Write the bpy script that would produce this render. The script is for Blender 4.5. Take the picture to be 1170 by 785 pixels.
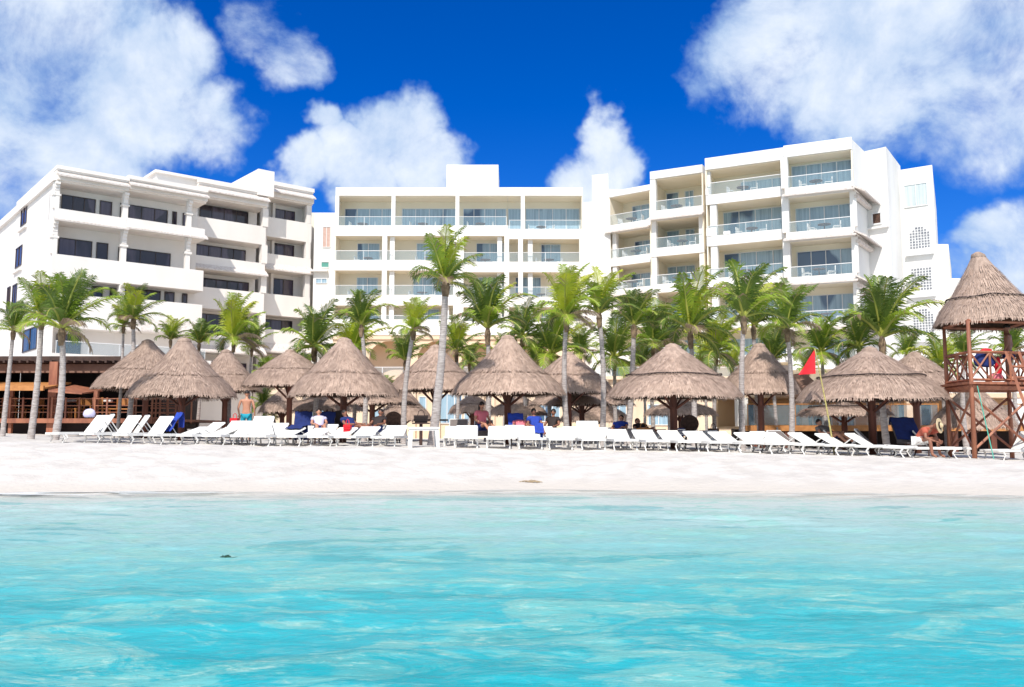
import bpy, math, random
from math import radians as R, sin, cos, tan, pi, sqrt, atan2
from mathutils import Vector, Matrix, noise as N

for o in list(bpy.data.objects): bpy.data.objects.remove(o)
sc = bpy.context.scene
col = sc.collection
# ---------------------------------------------------------------- camera
CAMZ, PITCH, F = 1.3, R(5.6), 1000.0
cd = bpy.data.cameras.new('camera'); cam = bpy.data.objects.new('camera', cd); col.objects.link(cam)
cam.location = (0, 0, CAMZ); cam.rotation_euler = (pi/2 + PITCH, 0, 0)
cd.sensor_width = 36; cd.lens = 36*F/1170; cd.clip_start = .05; cd.clip_end = 6000
sc.camera = cam
def W(px, py, Y):
    x = (px-585)/F; y = (392.5-py)/F
    t = Y/(cos(PITCH)-y*sin(PITCH))
    return Vector((x*t, Y, CAMZ + t*(sin(PITCH)+y*cos(PITCH))))
def WX(px, Y): return W(px, 490, Y).x
def DIR(px, py): return (W(px, py, 1000.)-Vector((0, 0, CAMZ))).normalized()
# ---------------------------------------------------------------- render look
sc.view_settings.view_transform = 'Standard'; sc.view_settings.look = 'None'
sc.view_settings.gamma = 1; sc.view_settings.exposure = 0.5
sc.view_settings.use_curve_mapping = False
sc.cycles.use_denoising = True
sc.cycles.max_bounces = 8; sc.cycles.transparent_max_bounces = 16
# ---------------------------------------------------------------- sun
SUN_EL = R(48); LH = Vector((0.17, 0.985, 0)).normalized()          # horizontal travel of the light
ldir = Vector((LH.x*cos(SUN_EL), LH.y*cos(SUN_EL), -sin(SUN_EL)))
sd = bpy.data.lights.new('sun', 'SUN'); sd.energy = 3.3; sd.angle = R(.53); sd.color = (1, .955, .88)
sun = bpy.data.objects.new('sun', sd); col.objects.link(sun)
sun.rotation_euler = ldir.to_track_quat('-Z', 'Y').to_euler(); sun.location = (-20, -60, 90)
# ---------------------------------------------------------------- world: sky with clouds
w = bpy.data.worlds.new('World'); sc.world = w; w.use_nodes = True
nt = w.node_tree; nt.nodes.clear()
def nd(t, **k):
    n = nt.nodes.new(t)
    for a, b in k.items(): setattr(n, a, b)
    return n
L = nt.links.new
def val(x):
    return x
def mth(op, a, b=None, clamp=False):
    n = nd('ShaderNodeMath', operation=op, use_clamp=clamp)
    for i, v in enumerate((a, b)):
        if v is None: continue
        if hasattr(v, 'is_output'): L(v, n.inputs[i])
        else: n.inputs[i].default_value = v
    return n.outputs[0]
out = nd('ShaderNodeOutputWorld'); bg = nd('ShaderNodeBackground'); L(bg.outputs[0], out.inputs[0])
bg.inputs[1].default_value = .13
sky = nd('ShaderNodeTexSky', sky_type='NISHITA'); sky.sun_disc = False
sky.sun_elevation = SUN_EL; sky.sun_rotation = atan2(-LH.x, -LH.y); sky.air_density = 1.0; sky.dust_density = .3; sky.ozone_density = 3.0
hs = nd('ShaderNodeHueSaturation'); hs.inputs['Saturation'].default_value = 1.5; hs.inputs['Value'].default_value = 1.0
L(sky.outputs[0], hs.inputs['Color'])
tint = nd('ShaderNodeMix', data_type='RGBA', blend_type='MULTIPLY'); tint.inputs[0].default_value = 1
L(hs.outputs[0], tint.inputs[6]); tint.inputs[7].default_value = (.27, .42, .76, 1)
tc = nd('ShaderNodeTexCoord')
def noise_n(scale, detail, rough, off=(0, 0, 0), dist=0):
    mp = nd('ShaderNodeMapping'); mp.inputs['Location'].default_value = off
    L(tc.outputs['Generated'], mp.inputs[0])
    n = nd('ShaderNodeTexNoise'); n.inputs['Scale'].default_value = scale; n.inputs['Detail'].default_value = detail
    n.inputs['Roughness'].default_value = rough; n.inputs['Distortion'].default_value = dist
    L(mp.outputs[0], n.inputs['Vector']); return n
wn = noise_n(7, 5, .6)
sub = nd('ShaderNodeVectorMath', operation='SUBTRACT'); L(wn.outputs['Color'], sub.inputs[0]); sub.inputs[1].default_value = (.5, .5, .5)
scl = nd('ShaderNodeVectorMath', operation='SCALE'); L(sub.outputs[0], scl.inputs[0]); scl.inputs['Scale'].default_value = .13
add = nd('ShaderNodeVectorMath', operation='ADD'); L(tc.outputs['Generated'], add.inputs[0]); L(scl.outputs[0], add.inputs[1])
nrm = nd('ShaderNodeVectorMath', operation='NORMALIZE'); L(add.outputs[0], nrm.inputs[0])
# soft cloud masses in sky directions: (px, py, radius, strength)
CL = [(45, 30, 150, .86), (150, 105, 100, 1.), (20, 175, 95, .8), (232, 140, 62, .9), (110, 160, 80, .95), (195, 60, 60, .8),
      (290, 22, 44, .62), (332, 52, 44, .66),
      (445, 140, 66, 1.05), (400, 190, 66, 1.1), (478, 190, 60, 1.05), (345, 205, 42, .95), (363, 138, 32, .85),
      (688, 165, 50, 1.05), (655, 200, 52, 1.), (710, 190, 50, 1.),
      (880, 55, 100, 1.05), (970, 80, 105, 1.05), (1060, 40, 120, .95), (1130, 90, 110, .8), (1000, 125, 55, .7), (1180, 20, 120, .85),
      (1140, 268, 42, .9), (1175, 300, 70, .8), (1110, 300, 45, .6)]
den = None
for px, py, r, s in CL:
    c = DIR(px, py)
    d = nd('ShaderNodeVectorMath', operation='DOT_PRODUCT'); L(nrm.outputs[0], d.inputs[0]); d.inputs[1].default_value = c
    mr = nd('ShaderNodeMapRange', interpolation_type='SMOOTHSTEP')
    rr = r/1000*1.12
    mr.inputs[1].default_value = cos(rr); mr.inputs[2].default_value = cos(rr*.25); mr.inputs[3].default_value = 0; mr.inputs[4].default_value = s
    L(d.outputs['Value'], mr.inputs[0])
    den = mr.outputs[0] if den is None else mth('MAXIMUM', den, mr.outputs[0])
# unseen cloud cover behind and beside the camera, added for white fill light
bn = noise_n(2.2, 3, .5, (3.1, 1.7, .4))
sep = nd('ShaderNodeSeparateXYZ'); L(tc.outputs['Generated'], sep.inputs[0])
back = mth('MULTIPLY', mth('GREATER_THAN', .1, sep.outputs['Y']), mth('MULTIPLY', bn.outputs[0], 2.2))
den = mth('MAXIMUM', den, back)
fine = noise_n(9, 9, .62, (.7, .2, 0), .3)
vfine = noise_n(34, 6, .65, (.2, .9, 0), .2)
body = mth('ADD', mth('ADD', den, mth('MULTIPLY', mth('SUBTRACT', fine.outputs[0], .5), 1.9)), mth('MULTIPLY', mth('SUBTRACT', vfine.outputs[0], .5), .34))
cov = nd('ShaderNodeMapRange', interpolation_type='SMOOTHSTEP'); cov.inputs[1].default_value = .2; cov.inputs[2].default_value = 1.0
L(body, cov.inputs[0])
covz = mth('MULTIPLY', cov.outputs[0], mth('GREATER_THAN', den, .001))
shade = noise_n(8, 7, .6, (2.7, .4, .1), .2)
lit = nd('ShaderNodeMapRange'); lit.inputs[1].default_value = .55; lit.inputs[2].default_value = 1.75
L(mth('ADD', body, mth('MULTIPLY', mth('SUBTRACT', shade.outputs[0], .45), 2.1)), lit.inputs[0])
ccol = nd('ShaderNodeMix', data_type='RGBA'); L(lit.outputs[0], ccol.inputs[0])
ccol.inputs[6].default_value = (2.2, 3.2, 4.8, 1); ccol.inputs[7].default_value = (5.9, 6.1, 6.3, 1)
mx = nd('ShaderNodeMix', data_type='RGBA'); L(mth('MULTIPLY', covz, .95), mx.inputs[0])
L(tint.outputs[2], mx.inputs[6]); L(ccol.outputs[2], mx.inputs[7]); L(mx.outputs[2], bg.inputs[0])
w.cycles.sampling_method = 'MANUAL'; w.cycles.sample_map_resolution = 512

# ---------------------------------------------------------------- materials
def mat(name, c, rough=.7, c2=None, scale=3., detail=5., lo=.35, hi=.65, bump=0., bscale=30., stretch=(1, 1, 1), metal=0., spec=.5, trans=0., alpha=1., bstretch=None, dist=0.):
    m = bpy.data.materials.new(name); m.use_nodes = True
    t = m.node_tree; b = t.nodes['Principled BSDF']
    b.inputs['Roughness'].default_value = rough; b.inputs['Metallic'].default_value = metal
    b.inputs['Specular IOR Level'].default_value = spec; b.inputs['Alpha'].default_value = alpha
    b.inputs['Transmission Weight'].default_value = trans
    b.inputs['Base Color'].default_value = (*c, 1)
    g = t.nodes.new('ShaderNodeTexCoord')
    def nz(sc_, st, det=detail):
        mp = t.nodes.new('ShaderNodeMapping'); mp.inputs['Scale'].default_value = st
        t.links.new(g.outputs['Object'], mp.inputs[0])
        n = t.nodes.new('ShaderNodeTexNoise'); n.inputs['Scale'].default_value = sc_; n.inputs['Detail'].default_value = det
        n.inputs['Distortion'].default_value = dist
        t.links.new(mp.outputs[0], n.inputs['Vector']); return n
    if c2:
        n = nz(scale, stretch); r = t.nodes.new('ShaderNodeMapRange'); r.inputs[1].default_value = lo; r.inputs[2].default_value = hi
        t.links.new(n.outputs[0], r.inputs[0])
        x = t.nodes.new('ShaderNodeMix'); x.data_type = 'RGBA'; t.links.new(r.outputs[0], x.inputs[0])
        x.inputs[6].default_value = (*c, 1); x.inputs[7].default_value = (*c2, 1); t.links.new(x.outputs[2], b.inputs['Base Color'])
    if bump:
        n = nz(bscale, bstretch or stretch); bp = t.nodes.new('ShaderNodeBump'); bp.inputs['Strength'].default_value = bump
        bp.inputs['Distance'].default_value = .03
        t.links.new(n.outputs[0], bp.inputs['Height']); t.links.new(bp.outputs[0], b.inputs['Normal'])
    return m
M = {}
M['white'] = mat('white_stucco', (.82, .80, .775), .85, (.70, .675, .64), .35, 6, .42, .72, .15, 14, stretch=(1, 1, .35))
M['cream'] = mat('cream_stucco', (.88, .80, .65), .85, (.84, .75, .60), .5, 5, .4, .7, .1, 14)
M['leftwall'] = mat('pinkish_stucco', (.82, .775, .735), .85, (.75, .695, .65), .4, 6, .42, .72, .15, 14, stretch=(1, 1, .35))
M['podium'] = mat('peach_stucco', (.74, .58, .42), .85, (.68, .52, .38), .5, 5, .4, .7, .1, 14)
M['tile'] = mat('roof_tile', (.70, .64, .60), .8, (.55, .48, .44), 6, 4, .4, .7, .6, 22, bstretch=(1, 1, .2))
M['frame_w'] = mat('white_aluminium', (.75, .75, .75), .4)
M['frame_d'] = mat('dark_bronze_frame', (.05, .032, .028), .4)
def glass_pane(name, dark, curtain, amt, rough=.06):
    m = mat(name, dark, rough, spec=.7)
    t = m.node_tree; b = t.nodes['Principled BSDF']; g = t.nodes.new('ShaderNodeTexCoord')
    mp = t.nodes.new('ShaderNodeMapping'); mp.inputs['Scale'].default_value = (1, 1, .05); t.links.new(g.outputs['Object'], mp.inputs[0])
    n = t.nodes.new('ShaderNodeTexNoise'); n.inputs['Scale'].default_value = 7; n.inputs['Detail'].default_value = 3; t.links.new(mp.outputs[0], n.inputs[0])
    n2 = t.nodes.new('ShaderNodeTexNoise'); n2.inputs['Scale'].default_value = .55; n2.inputs['Detail'].default_value = 1
    mp2 = t.nodes.new('ShaderNodeMapping'); mp2.inputs['Scale'].default_value = (1, 1, .35); t.links.new(g.outputs['Object'], mp2.inputs[0]); t.links.new(mp2.outputs[0], n2.inputs[0])
    r2 = t.nodes.new('ShaderNodeMapRange'); r2.inputs[1].default_value = amt-.02; r2.inputs[2].default_value = amt+.02; t.links.new(n2.outputs[0], r2.inputs[0])
    r = t.nodes.new('ShaderNodeMapRange'); r.inputs[1].default_value = .3; r.inputs[2].default_value = .7; r.inputs[3].default_value = .55; r.inputs[4].default_value = 1; t.links.new(n.outputs[0], r.inputs[0])
    cm = t.nodes.new('ShaderNodeMix'); cm.data_type = 'RGBA'; t.links.new(r.outputs[0], cm.inputs[0]); cm.inputs[6].default_value = (*dark, 1); cm.inputs[7].default_value = (*curtain, 1)
    x = t.nodes.new('ShaderNodeMix'); x.data_type = 'RGBA'; t.links.new(r2.outputs[0], x.inputs[0]); x.inputs[6].default_value = (*dark, 1); t.links.new(cm.outputs[2], x.inputs[7])
    t.links.new(x.outputs[2], b.inputs['Base Color']); return m
M['pane'] = glass_pane('curtained_glass', (.07, .13, .22), (.38, .53, .63), .42)
M['pane_d'] = glass_pane('dark_tinted_glass', (.022, .018, .03), (.10, .08, .12), .47)
M['railglass'] = mat('railing_glass', (.42, .60, .70), .05, alpha=.12)
M['thatch'] = mat('palm_thatch', (.49, .355, .285), .95, (.32, .225, .18), 9, 8, .35, .65, .9, 45, stretch=(1, 1, .3))

def per_object(m, lo, hi):
    t = m.node_tree; b = t.nodes['Principled BSDF']; s = b.inputs['Base Color'].links[0].from_socket
    oi = t.nodes.new('ShaderNodeObjectInfo'); r_ = t.nodes.new('ShaderNodeMapRange'); r_.inputs[3].default_value = lo; r_.inputs[4].default_value = hi; t.links.new(oi.outputs['Random'], r_.inputs[0])
    h = t.nodes.new('ShaderNodeHueSaturation'); t.links.new(s, h.inputs['Color']); t.links.new(r_.outputs[0], h.inputs['Value']); t.links.new(h.outputs[0], b.inputs['Base Color'])
per_object(M['thatch'], .78, 1.12)
M['straw'] = mat('straw_strands', (.56, .41, .33), .95, (.36, .255, .205), 5, 6, .35, .65)
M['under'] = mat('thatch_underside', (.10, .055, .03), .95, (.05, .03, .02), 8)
M['post'] = mat('dark_red_wood_post', (.17, .052, .03), .7, (.08, .03, .02), 6, 5, stretch=(1, 1, .1), bump=.4)
M['rwood'] = mat('varnished_red_wood', (.40, .155, .085), .6, (.24, .085, .05), 5, 5, stretch=(1, 1, .2), bump=.3)
M['owood'] = mat('orange_wood', (.55, .24, .075), .6, (.42, .17, .05), 4, 5, bump=.3)
M['dwood'] = mat('dark_wood', (.07, .035, .025), .7, (.04, .02, .015), 5)
M['plastic'] = mat('white_plastic', (.80, .79, .77), .4, (.74, .72, .69), 6)
M['sling'] = mat('white_sling_fabric', (.80, .785, .75), .8, (.73, .71, .67), 9, bump=.2, bscale=60)
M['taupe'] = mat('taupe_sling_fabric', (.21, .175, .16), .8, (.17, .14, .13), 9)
M['blue'] = mat('blue_towel', (.02, .06, .42), .9, (.015, .045, .30), 8, bump=.5)
M['navy'] = mat('navy_towel', (.012, .03, .16), .9, (.01, .02, .11), 8, bump=.5)
M['red'] = mat('red_cloth', (.72, .015, .03), .75, (.6, .01, .02), 6)
M['pink'] = mat('pink_cloth', (.8, .2, .25), .8)
M['pole'] = mat('bamboo_pole', (.50, .42, .14), .6, (.3, .26, .10), 10, stretch=(1, 1, 3))
M['skin'] = mat('fair_skin', (.55, .27, .17), .55, (.48, .22, .14), 8)  # fairer of the two complexions, tone varied at random
M['skin2'] = mat('tanned_skin', (.30, .13, .08), .55, (.25, .10, .06), 8)
M['hair'] = mat('dark_hair', (.02, .012, .01), .6)
M['teal'] = mat('teal_swim_shorts', (.01, .30, .42), .8)
M['straw_hat'] = mat('straw_hat', (.65, .52, .33), .8, (.5, .38, .22), 20)
M['trunk'] = mat('palm_bark', (.55, .50, .48), .9, (.33, .28, .26), 5, 8, .35, .65, 1., 9, stretch=(1, 1, 5), bstretch=(.6, .6, 9))
M['boot'] = mat('palm_fibre', (.30, .21, .13), .95, (.12, .08, .05), 7, 6, bump=1., bscale=20, bstretch=(1, 1, .3))
M['dark'] = mat('interior_shade_black', (.035, .02, .018), .8, (.02, .012, .012), 1)  # near-black: interior and under-deck shade put into colour; also plain black goods
M['brownbeam'] = mat('brown_fascia', (.26, .15, .11), .8, (.2, .11, .08), 3)
M['green_sh'] = mat('green_glass_block', (.10, .30, .25), .3)
M['pinkshut'] = mat('pink_shutter', (.55, .38, .33), .7, (.5, .33, .28), 5)
M['block'] = mat('glass_block', (.30, .30, .32), .25, (.14, .15, .18), 6)
M['rope'] = mat('green_rope', (.08, .4, .3), .7)
M['brownpl'] = mat('brown_wicker', (.12, .06, .04), .7, (.06, .03, .02), 12)
def leafmat(name, c, c2):
    m = mat(name, c, .45, c2, 3.5, 4, .3, .7, spec=.35)
    t = m.node_tree; b = t.nodes['Principled BSDF']; o = t.nodes['Material Output']
    tr = t.nodes.new('ShaderNodeBsdfTranslucent'); mxs = t.nodes.new('ShaderNodeMixShader'); mxs.inputs[0].default_value = .3
    src = b.inputs['Base Color'].links[0].from_socket; t.links.new(src, tr.inputs[0])
    t.links.new(b.outputs[0], mxs.inputs[1]); t.links.new(tr.outputs[0], mxs.inputs[2]); t.links.new(mxs.outputs[0], o.inputs[0])
    return m
M['leaf_g'] = leafmat('green_frond', (.32, .44, .045), (.20, .30, .03))
M['leaf_d'] = leafmat('deep_green_frond', (.16, .24, .045), (.10, .16, .03))
M['leaf_y'] = leafmat('yellow_green_frond', (.56, .58, .05), (.36, .44, .035))
M['leaf_b'] = leafmat('dry_frond', (.42, .32, .22), (.26, .19, .13))
M['rib'] = mat('frond_rib', (.42, .42, .08), .5, (.3, .34, .06), 4)

# ---------------------------------------------------------------- object helpers
def tag(o, label=None, cat=None, group=None, kind=None):
    if label: o['label'] = label
    if cat: o['category'] = cat
    if group: o['group'] = group
    if kind: o['kind'] = kind
    return o
def empty(name, label, cat, loc=(0, 0, 0), rz=0, group=None):
    o = bpy.data.objects.new(name, None); col.objects.link(o); o.location = loc; o.rotation_euler = (0, 0, rz)
    o.empty_display_size = .3
    return tag(o, label, cat, group)
class MB:
    def __init__(s): s.v = []; s.f = []; s.mi = []
    def add(s, vs, fs, mi=0):
        b = len(s.v); s.v += [tuple(v) for v in vs]; s.f += [tuple(b+i for i in f) for f in fs]; s.mi += [mi]*len(fs)
    def box(s, p0, p1, mi=0):
        x0, y0, z0 = p0; x1, y1, z1 = p1
        s.hexa([(x0, y0, z0), (x1, y0, z0), (x1, y1, z0), (x0, y1, z0), (x0, y0, z1), (x1, y0, z1), (x1, y1, z1), (x0, y1, z1)], mi)
    def hexa(s, v, mi=0):
        s.add(v, [(0, 3, 2, 1), (4, 5, 6, 7), (0, 1, 5, 4), (1, 2, 6, 5), (2, 3, 7, 6), (3, 0, 4, 7)], mi)
    def prism(s, pts, z0, z1, mi=0):
        n = len(pts); v = [(p[0], p[1], z0) for p in pts]+[(p[0], p[1], z1) for p in pts]
        s.add(v, [tuple(range(n-1, -1, -1)), tuple(range(n, 2*n))]+[(i, (i+1) % n, n+(i+1) % n, n+i) for i in range(n)], mi)
    def tube(s, pts, rs, seg=8, mi=0, cap=True, sq=None):
        pts = [Vector(p) for p in pts]
        if not hasattr(rs, '__len__'): rs = [rs]*len(pts)
        rings = []
        for i, p in enumerate(pts):
            d = (pts[min(i+1, len(pts)-1)]-pts[max(i-1, 0)]).normalized()
            a = Vector((0, 0, 1)) if abs(d.z) < .9 else Vector((0, 1, 0))
            x = d.cross(a).normalized(); y = d.cross(x).normalized()
            rings.append([p+x*rs[i]*cos(2*pi*k/seg)+y*rs[i]*(sq or 1)*sin(2*pi*k/seg) for k in range(seg)])
        v = [q for r in rings for q in r]; f = []
        for i in range(len(pts)-1):
            for k in range(seg):
                f.append((i*seg+k, i*seg+(k+1) % seg, (i+1)*seg+(k+1) % seg, (i+1)*seg+k))
        if cap: f += [tuple(range(seg-1, -1, -1)), tuple((len(pts)-1)*seg+k for k in range(seg))]
        s.add(v, f, mi)
    def bar(s, a, b, w_, mi=0):
        a = Vector(a); b = Vector(b); s.tube([a, b], w_*.7071, 4, mi)
    def build(s, name, m, parent=None, smooth=False, loc=None, rz=0):
        me = bpy.data.meshes.new(name); me.from_pydata(s.v, [], s.f)
        ms = m if isinstance(m, (list, tuple)) else [m]
        for k in ms: me.materials.append(k)
        me.polygons.foreach_set('material_index', s.mi)
        if smooth: me.polygons.foreach_set('use_smooth', [True]*len(s.f))
        me.update()
        o = bpy.data.objects.new(name, me); col.objects.link(o)
        if parent: o.parent = parent
        if loc is not None: o.location = loc
        if rz: o.rotation_euler = (0, 0, rz)
        return o
def copy_tree(o, parent=None):
    c = o.copy(); col.objects.link(c)
    if parent: c.parent = parent
    for ch in list(o.children): copy_tree(ch, c)
    return c
def sstep(a, b, x):
    t = max(0, min(1, (x-a)/(b-a))); return t*t*(3-2*t)
# ---------------------------------------------------------------- ground
def shore(x): 
    c = max(-22, min(22, x)); return 18.9 - .05*c - .0085*c*c + .26*sin(x*.31+.6) + .16*sin(x*.75+1) + .07*sin(x*1.7)
def crest(x): return .75 - .018*max(-30, min(30, x)) + .05*sin(x*.21+1)
def G(x, y):
    ys = shore(x); h = crest(x)
    if y < ys: return max(-1.6, -(ys-y)*.09)
    z = h*sstep(-2.2, 5.8, (y-ys)) if False else h*(1-(1-min(1, (y-ys)/5.2))**1.35)
    if y > 40: z = z + (.7-z)*sstep(40, 55, y)
    return z
def sheet(name, xs, ys, fn, m):
    v = [(x, y, fn(x, y)) for y in ys for x in xs]; nx = len(xs)
    f = [(j*nx+i, j*nx+i+1, (j+1)*nx+i+1, (j+1)*nx+i) for j in range(len(ys)-1) for i in range(nx-1)]
    b = MB(); b.v = v; b.f = f; b.mi = [0]*len(f); return b.build(name, m, smooth=True)
def frange(a, b, s):
    o = []; x = a
    while x < b-1e-6: o.append(x); x += s
    return o
def Gs(x, y):
    z = G(x, y); ys = shore(x)
    if 17 < y < 40 and abs(x) < 30:
        k = sstep(.6, 2.5, y-ys)
        z += k*(.032*N.noise(Vector((x*1.1, y*1.1, 0)))+.034*N.noise(Vector((x*3.3, y*3.3, 3)))-.075*max(0, N.noise(Vector((x*3.6, y*3.6, 9)))-.2))
    return z
xs = [-3000, -600, -120, -60, -40]+frange(-28, 28, .14)+[28, 40, 60, 120, 600, 3000]
ys = [-300, -60, -10, 0, 5, 10, 14, 16, 17]+frange(17.2, 26, .11)+frange(26, 40, .5)+[40, 45, 50, 55, 70, 100, 300, 1200, 4000]
sand = mat('coral_sand', (.64, .60, .56), .95, (.54, .50, .46), 1.6, 9, .38, .66, .9, 7)
t = sand.node_tree; b_ = t.nodes['Principled BSDF']; g_ = t.nodes.new('ShaderNodeNewGeometry'); sx = t.nodes.new('ShaderNodeSeparateXYZ'); t.links.new(g_.outputs['Position'], sx.inputs[0])
mr = t.nodes.new('ShaderNodeMapRange'); mr.interpolation_type = 'SMOOTHSTEP'; mr.inputs[1].default_value = .03; mr.inputs[2].default_value = .26; t.links.new(sx.outputs['Z'], mr.inputs[0])
old = b_.inputs['Base Color'].links[0].from_socket
wm = t.nodes.new('ShaderNodeMix'); wm.data_type = 'RGBA'; t.links.new(mr.outputs[0], wm.inputs[0]); wm.inputs[6].default_value = (.56, .51, .455, 1); t.links.new(old, wm.inputs[7]); t.links.new(wm.outputs[2], b_.inputs['Base Color'])
gr = sheet('sand_ground', xs, ys, Gs, sand); tag(gr, kind='structure')
# ---------------------------------------------------------------- water
def wave(x, y):
    d = shore(x)-y
    if d < -1 or y < -2 or abs(x) > 40: return 0
    a = sstep(-.5, 6, d)
    p = Vector((x*.55+.25*y, y*1.15, .3)); q = Vector((x*1.5, y*2.6, 4.))
    rdg = (1-abs(N.noise(p))*2)
    z = .045*a*rdg*(.5+N.noise(Vector((x*.2, y*.3, 8)))) + .016*a*N.noise(q) + .013*a*N.noise(Vector((x*4.2, y*6.5, 2)))+.0055*(.4+a)*N.noise(Vector((x*10, y*15, 6)))
    return z+.012*(1-a)*N.noise(Vector((x*.8, y*2.5, 7)))
wx = [-3000, -400, -80, -40]+frange(-20, 20, .075)+[20, 40, 80, 400, 3000]
wy = [-300, -40, -6, 0, 2]+frange(3, 8, .045)+frange(8, 19.2, .075)+[19.4]
wv = []; 
mw = bpy.data.materials.new('sea_water'); mw.use_nodes = True; t = mw.node_tree; b = t.nodes['Principled BSDF']
geo = t.nodes.new('ShaderNodeNewGeometry'); sp = t.nodes.new('ShaderNodeSeparateXYZ'); t.links.new(geo.outputs['Position'], sp.inputs[0])
# depth of the bed grows away from the shore line
def wnoise(scale, det, st, rough=.55, dist=0., loc=(0, 0, 0)):
    mp = t.nodes.new('ShaderNodeMapping'); mp.inputs['Scale'].default_value = st; mp.inputs['Location'].default_value = loc; t.links.new(geo.outputs['Position'], mp.inputs[0])
    n = t.nodes.new('ShaderNodeTexNoise'); n.inputs['Scale'].default_value = scale; n.inputs['Detail'].default_value = det; n.inputs['Roughness'].default_value = rough; n.inputs['Distortion'].default_value = dist
    t.links.new(mp.outputs[0], n.inputs['Vector']); return n.outputs[0]
def wm_(op, a, b2):
    n = t.nodes.new('ShaderNodeMath'); n.operation = op
    for i, v in enumerate((a, b2)):
        if hasattr(v, 'is_output'): t.links.new(v, n.inputs[i])
        else: n.inputs[i].default_value = v
    return n.outputs[0]
def ramp(v, a, b2, sm=True):
    n = t.nodes.new('ShaderNodeMapRange'); n.interpolation_type = 'SMOOTHSTEP' if sm else 'LINEAR'; n.inputs[1].default_value = a; n.inputs[2].default_value = b2; t.links.new(v, n.inputs[0]); return n.outputs[0]
def mixc(f, a, b2):
    n = t.nodes.new('ShaderNodeMix'); n.data_type = 'RGBA'
    if hasattr(f, 'is_output'): t.links.new(f, n.inputs[0])
    else: n.inputs[0].default_value = f
    for i, v in ((6, a), (7, b2)):
        if hasattr(v, 'is_output'): t.links.new(v, n.inputs[i])
        else: n.inputs[i].default_value = (*v, 1)
    return n.outputs[2]
dist_ = wm_('ADD', wm_('ADD', sp.outputs['Y'], wm_('MULTIPLY', sp.outputs['X'], .03)), wm_('MULTIPLY', wm_('SUBTRACT', wnoise(.35, 4, (1, 1, 1)), .5), 5.0))
depth = ramp(dist_, 16.8, 3.6, False)
base = mixc(ramp(depth, .05, .72, False), (.52, .60, .585), (.11, .48, .495))
base = mixc(ramp(depth, .5, 1.), base, (.010, .385, .45))
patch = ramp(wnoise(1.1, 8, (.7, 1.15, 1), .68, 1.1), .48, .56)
base = mixc(wm_('MULTIPLY', patch, .52), base, (.24, .53, .47))  # pale seabed mottle; also paints caustic light into the water colour
dk = ramp(wnoise(.5, 6, (.55, 1.3, 1), .6, .9, (7, 3, 0)), .56, .60)
base = mixc(wm_('MULTIPLY', dk, .45), base, (.004, .30, .34))
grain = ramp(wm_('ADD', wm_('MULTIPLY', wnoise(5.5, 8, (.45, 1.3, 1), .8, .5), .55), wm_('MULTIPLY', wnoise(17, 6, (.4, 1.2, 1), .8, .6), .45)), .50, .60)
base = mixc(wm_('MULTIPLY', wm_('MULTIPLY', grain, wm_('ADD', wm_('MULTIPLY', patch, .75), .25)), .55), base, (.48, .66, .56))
b.inputs['Roughness'].default_value = .5; b.inputs['Specular IOR Level'].default_value = 0
edge = t.nodes.new('ShaderNodeAttribute'); edge.attribute_name = 'depth'
al = ramp(edge.outputs['Fac'], .0, .30)

bp = t.nodes.new('ShaderNodeBump'); bp.inputs['Strength'].default_value = .5; bp.inputs['Distance'].default_value = .03
t.links.new(wnoise(9, 7, (.5, 1.3, 1), .68, .6), bp.inputs['Height']); t.links.new(bp.outputs[0], b.inputs['Normal'])
fo = ramp(wnoise(2.2, 9, (.35, 1.6, 1), .7, .6, (2, 9, 0)), .44, .56)
near = t.nodes.new('ShaderNodeMapRange'); near.interpolation_type = 'SMOOTHSTEP'; near.inputs[1].default_value = .16; near.inputs[2].default_value = .05; t.links.new(edge.outputs['Fac'], near.inputs[0])
lft = t.nodes.new('ShaderNodeMapRange'); lft.inputs[1].default_value = -5.; lft.inputs[2].default_value = -9.; lft.inputs[3].default_value = .5; lft.inputs[4].default_value = 1.; t.links.new(sp.outputs['X'], lft.inputs[0])
foam = wm_('MULTIPLY', wm_('MULTIPLY', fo, near.outputs[0]), lft.outputs[0])
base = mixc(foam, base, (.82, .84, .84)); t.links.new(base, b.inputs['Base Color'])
gl_ = t.nodes.new('ShaderNodeBsdfGlossy'); gl_.inputs['Roughness'].default_value = .1; t.links.new(bp.outputs[0], gl_.inputs['Normal'])
fz_ = t.nodes.new('ShaderNodeFresnel'); fz_.inputs['IOR'].default_value = 1.33; t.links.new(bp.outputs[0], fz_.inputs['Normal'])
m1_ = t.nodes.new('ShaderNodeMixShader'); t.links.new(wm_('MULTIPLY', fz_.outputs[0], .62), m1_.inputs[0]); t.links.new(b.outputs[0], m1_.inputs[1]); t.links.new(gl_.outputs[0], m1_.inputs[2])
tp_ = t.nodes.new('ShaderNodeBsdfTransparent'); m2_ = t.nodes.new('ShaderNodeMixShader'); t.links.new(wm_('MAXIMUM', al, foam), m2_.inputs[0]); t.links.new(tp_.outputs[0], m2_.inputs[1]); t.links.new(m1_.outputs[0], m2_.inputs[2])
t.links.new(m2_.outputs[0], t.nodes['Material Output'].inputs[0])
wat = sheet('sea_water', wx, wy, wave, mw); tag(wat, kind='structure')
at = wat.data.attributes.new('depth', 'FLOAT', 'POINT')
at.data.foreach_set('value', [v.co.z-G(v.co.x, v.co.y)+.02*N.noise(Vector((v.co.x*1.5, v.co.y*3, 1))) for v in wat.data.vertices])
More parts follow.
